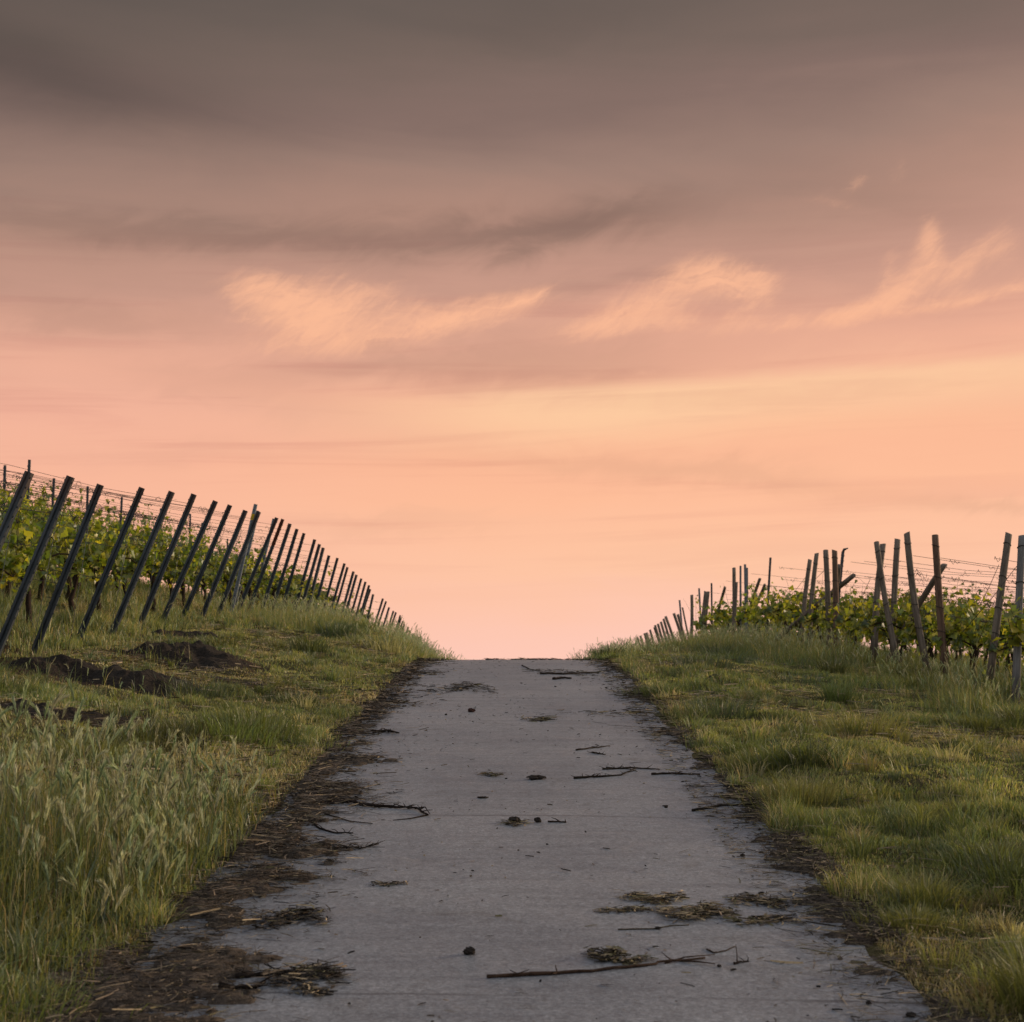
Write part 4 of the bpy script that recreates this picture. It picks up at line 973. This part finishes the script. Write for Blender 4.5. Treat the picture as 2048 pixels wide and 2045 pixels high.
# ------------------------------------------------------------------ grapevines
def leaf_shape():
    a = np.radians([270, 305, 335, 5, 30, 60, 90, 120, 150, 175, 205, 235]); r = np.array([.10, .62, .60, .95, .62, .78, 1.12, .78, .62, .95, .60, .62])
    P2 = np.stack([r * np.cos(a), r * np.sin(a) + .1], -1)
    z = .18 * np.abs(P2[:, 0]) - .10 * (P2[:, 1] ** 2)
    V = np.vstack([[0, .1, 0], np.column_stack([P2, z])]); n = len(a)
    T = np.array([(0, i + 1, (i + 1) % n + 1) for i in range(n)])
    return V, T
LV, LT = leaf_shape()
def vine_proto(seed, leaves, size, hgt=.72, spread=.62, lush=1.0, dark=1.0):
    q = np.random.default_rng(seed)
    root = thing('grapevine', (0, 0, 0))
    mb = MB(); s = np.linspace(0, 1, 9)
    tx = np.cumsum(q.normal(0, .022, 9)); ty = np.cumsum(q.normal(0, .018, 9)); tx -= tx[0]; ty -= ty[0]
    trunk = np.stack([tx, ty, -.12 + (hgt + .12) * s], -1); rad = .036 * (1.25 - .45 * s) * (1 + .5 * (q.random(9) - .5)) ; rad[-2:] *= 1.5
    mb.tube(trunk, rad, 8, (.030, .020, .015), True, .25, q)
    mb.build('trunk', M_bark, root)
    mb = MB(); shoots = []
    top = trunk[-1]
    for sg in (-1, 1):
        u = np.linspace(0, 1, 7); arm = np.stack([top[0] + sg * spread * u, top[1] + .04 * q.normal(size=7) * u, top[2] + .16 * np.sin(u * 2.4) + .02 * q.normal(size=7)], -1); arm[0] = top
        mb.tube(arm, np.linspace(.018, .008, 7), 5, (.045, .028, .018), True, .2, q)
        for k in range(int(8 * lush)):
            b = arm[q.integers(0, 7)]; h = (.25 + .50 * q.random()) * (1 if q.random() < .72 else 1.65); a = q.normal(0, .32); c = q.normal(0, .28)
            v = np.linspace(0, 1, 6); sh = b + np.stack([h * (math.sin(a) * v + .12 * q.normal() * v ** 2), h * (math.sin(c) * v + .15 * q.normal() * v ** 2), h * (v - .12 * v ** 2)], -1)
            mb.tube(sh, np.linspace(.0055, .002, 6), 4, (.075, .060, .028), False); shoots.append((sh, h))
        for k in range(6):                       # drooping shoots
            b = arm[q.integers(0, 7)]; v = np.linspace(0, 1, 6); L = .25 + .25 * q.random(); dy = q.choice([-1, 1]) * (.2 + .2 * q.random())
            sh = b + np.stack([q.normal(0, .1) * v, dy * v, .10 * np.sin(v * 3) - L * .8 * v ** 2], -1); mb.tube(sh, np.linspace(.005, .002, 6), 4, (.075, .060, .028), False); shoots.append((sh, L))
    mb.build('cane', M_bark, root)
    n = leaves; Vs = np.empty((n, len(LV), 3)); cc = np.empty((n, len(LV), 3))
    G = np.array([(.135, .180, .028), (.225, .245, .034), (.340, .310, .040), (.085, .125, .028), (.44, .37, .045)])
    for i in range(n):
        sh, h = shoots[q.integers(0, len(shoots))]; u = q.random() ** .85
        p = np.array([np.interp(u * 5, np.arange(6), sh[:, k]) for k in range(3)])
        sz = size * (.55 + .75 * q.random()) * (1 - .55 * max(0, u - .55) / .45)
        dr = q.normal(size=3); dr[2] = abs(dr[2]) * .3 - .15; dr /= np.linalg.norm(dr)
        p = p + dr * (.03 + .08 * q.random())
        nrm = q.normal(size=3) * .75 + dr * .5 + [0, 0, .45]; nrm /= np.linalg.norm(nrm)
        tipd = dr * .6 + np.array([0, 0, -.7]) + q.normal(size=3) * .35; tipd -= nrm * tipd.dot(nrm); tipd /= np.linalg.norm(tipd) + 1e-9
        sdv = np.cross(tipd, nrm)
        Vs[i] = p + sz * (LV[:, :1] * sdv + LV[:, 1:2] * tipd + LV[:, 2:] * nrm * (1 + q.normal() * .5))
        w = .30 + .5 * u; c = G[q.choice(5, p=[.25, .33 + .08 * w, .20, .14 - .08 * w, .08])] * (.75 + .5 * q.random()) * dark; cc[i] = c
    T = (np.arange(n)[:, None, None] * len(LV) + LT[None]).reshape(-1, 3)
    make('foliage', Vs.reshape(-1, 3), T, M_leaf, root, cc.reshape(-1, 3))
    return root
protos = [vine_proto(200 + k, 360, .078) for k in range(6)]
protos_r = [vine_proto(300 + k, 230, .088, .66, .62, 1.0, .80) for k in range(5)]
protos_s = [vine_proto(400 + k, 130, .105, .70) for k in range(3)]
used = set()
def place_vine(plist, k, loc, rz, sc, label, group):
    src = plist[k % len(plist)]
    if src.name not in used:
        used.add(src.name); o = src
    else:
        o = src.copy(); C.objects.link(o)
        for ch in src.children:
            c = ch.copy(); C.objects.link(c); c.parent = o; c.matrix_parent_inverse = ch.matrix_parent_inverse.copy()
    o.location = loc; o.rotation_euler = (0, 0, rz); o.scale = (sc, sc, sc)
    tag(o, label, 'grapevine', group)
def wire(pts, col, label, group, seed, r=.0035, curls=10):
    q = np.random.default_rng(seed); pts = np.asarray(pts); o = pts[0].copy(); mb = MB()
    mb.tube(pts - o, r, 4, col, False)
    Ltot = len(pts)
    for k in range(curls):                       # dry tendrils left knotted round the wire
        t = q.random() * (Ltot - 1.01); i = int(t); p = pts[i] + (pts[i + 1] - pts[i]) * (t - i) - o
        n = 6; v = np.linspace(0, 1, n); a = q.random() * 6; L = .03 + .06 * q.random()
        mb.tube(p + np.stack([L * (v - .5) * 1.4, .5 * L * np.sin(v * 9 + a), .5 * L * np.cos(v * 8 + a) - .2 * L * (v > .6)], -1), .004, 3, (.030, .020, .016), False)
    ob = mb.build('trellis_wire', M_wire); ob.location = o
    return tag(ob, label, 'wire', group)

frame_k = .335
# rising side: rows start behind the leaning posts and run uphill
prev = -9; kk = 0; ws = 0
for idx, (d, base, top) in enumerate(left_rows):
    if d - prev < 1.1 or d > 63: continue
    prev = d
    lim = -frame_k * d - 1.6
    x = base.x - .55; j = 0
    while x > lim and j < (6 if d < 45 else 4):
        y = d + .06 * (base.x - x) + rng.normal(0, .05)
        far = d > 40
        lab = (f'leafy grapevine rooted just behind the {ordinal(idx + 1)} leaning metal post' if j == 0 and d < 40 else
               'leafy grapevine deeper in the rows on the metal post slope' if not far or j else 'small leafy grapevine at a far row end on the metal post slope')
        place_vine(protos_s if far else protos, kk, (x, y, gz(x, y)), rng.normal(PI * (kk % 2), .12), (.86 + .26 * rng.random()), lab, 'grapevines on the metal post slope' if j == 0 and d < 40 else ('grapevines deeper in the metal post rows' if not far or j else 'far row end grapevines on the metal post slope'))
        kk += 1; j += 1; x -= 1.10 + rng.normal(0, .08)
    if d < 62:
        xe = max(lim - 1.0, base.x - 9)
        axis_ = top - base; L = axis_.length
        for m, frac in enumerate((.42, .62, .80, .93) if d < 36 else (.62, .80, .93)):
            p0 = base + axis_ * frac; hgt = p0.z - gz(p0.x, p0.y)
            xs = np.linspace(p0.x, xe, 9); ys = d + .06 * (p0.x - xs)
            zs = np.array([gz(a, b) for a, b in zip(xs, ys)]); zs = p0.z + (zs[-1] + hgt * .98 - p0.z) * np.linspace(0, 1, 9) - .05 * np.sin(np.linspace(0, PI * 2, 9)) ** 2
            wire(np.stack([xs, ys, zs], -1), (.045, .034, .030), ['lowest', 'middle', 'upper', 'topmost'][m + (0 if d < 36 else 1)] + ' trellis wire strung uphill from the leaning metal posts', 'trellis wires on the metal post slope', 1000 + ws, .0034, int((10, 14, 22, 5)[m + (0 if d < 36 else 1)])); ws += 1
# falling side
rows_r = [(20.2, 6.55), (21.8, 6.7), (23.7, 6.45), (25.1, 6.4), (27.3, 6.3), (28.6, 6.4), (30.2, 6.5), (32.1, 6.5), (33.8, 6.45), (35.6, 6.45), (37.8, 6.45), (40, 6.45), (42.5, 6.45), (45, 6.45), (47.5, 6.45), (50, 6.4), (52.5, 6.4), (55, 6.4)]
kk = 0
for idx, (d, xb) in enumerate(rows_r):
    lim = frame_k * d + 1.8; x = xb + .40; j = 0
    while x < lim and j < 5:
        y = d - .05 * (x - xb) + rng.normal(0, .06); far = d > 41
        place_vine(protos_s if far else protos_r, kk, (x, y, gz(x, y)), rng.normal(PI * (kk % 2), .12), .84 + .36 * rng.random(),
                   'leafy grapevine with a dark knotted trunk in the rows behind the wooden posts' if not far else 'small grapevine in the far rows behind the wooden posts',
                   'grapevines behind the wooden posts' if not far else 'far grapevines behind the wooden posts')
        kk += 1; j += 1; x += 1.05 + rng.normal(0, .08)
    xe = min(lim + 1.5, xb + 9)
    if idx % 2 == 0 or d < 30:
        for m, h in enumerate((1.05, 1.35, 1.62, 1.9) if d < 34 else (1.35, 1.62, 1.9)):
            xs = np.linspace(xb - .05, xe, 9); ys = d - .05 * (xs - xb)
            z0 = gz(xb, d) + h; z1 = gz(xe, ys[-1]) + h
            zs = z0 + (z1 - z0) * np.linspace(0, 1, 9) - .06 * np.sin(np.linspace(0, PI * 2, 9)) ** 2
            wire(np.stack([xs, ys, zs], -1), (.060, .036, .028), ['low', 'middle', 'high', 'topmost'][m + (0 if d < 34 else 1)] + ' rusty trellis wire strung between the wooden posts', 'trellis wires behind the wooden posts', 3000 + ws, .0034, (12, 16, 18, 8)[m + (0 if d < 34 else 1)]); ws += 1
# slanting stay wires on the wooden side
for k, (x0, y0, x1, y1, d) in enumerate(((2040, 1125, 1925, 1265, 20.6), (1998, 1130, 1960, 1210, 22), (1650, 1140, 1560, 1225, 34), (1615, 1150, 1566, 1210, 36), (1740, 1160, 1700, 1240, 29))):
    a = P(x0, y0, d); b = P(x1, y1, d + .3)
    mb = MB(); mb.tube(np.array([(0, 0, 0), tuple((b - a) * .5 + Vector((0, 0, -.02))), tuple(b - a)]), .0045, 4, (.03, .02, .017)); o = mb.build('stay_wire', M_wire); o.location = a
    tag(o, ['slanting stay wire from the pale thick wooden post', 'slanting stay wire between the pale thick post and the tall grey post', 'slanting stay wire from the leaning pair of thin posts', 'second slanting stay wire from the leaning pair of thin posts', 'slanting stay wire by the crossed pair of wooden posts'][k], 'wire')
for pl in (protos, protos_r, protos_s):
    for o in pl:
        if o.name not in used:
            for ch in list(o.children): bpy.data.objects.remove(ch)
            bpy.data.objects.remove(o)
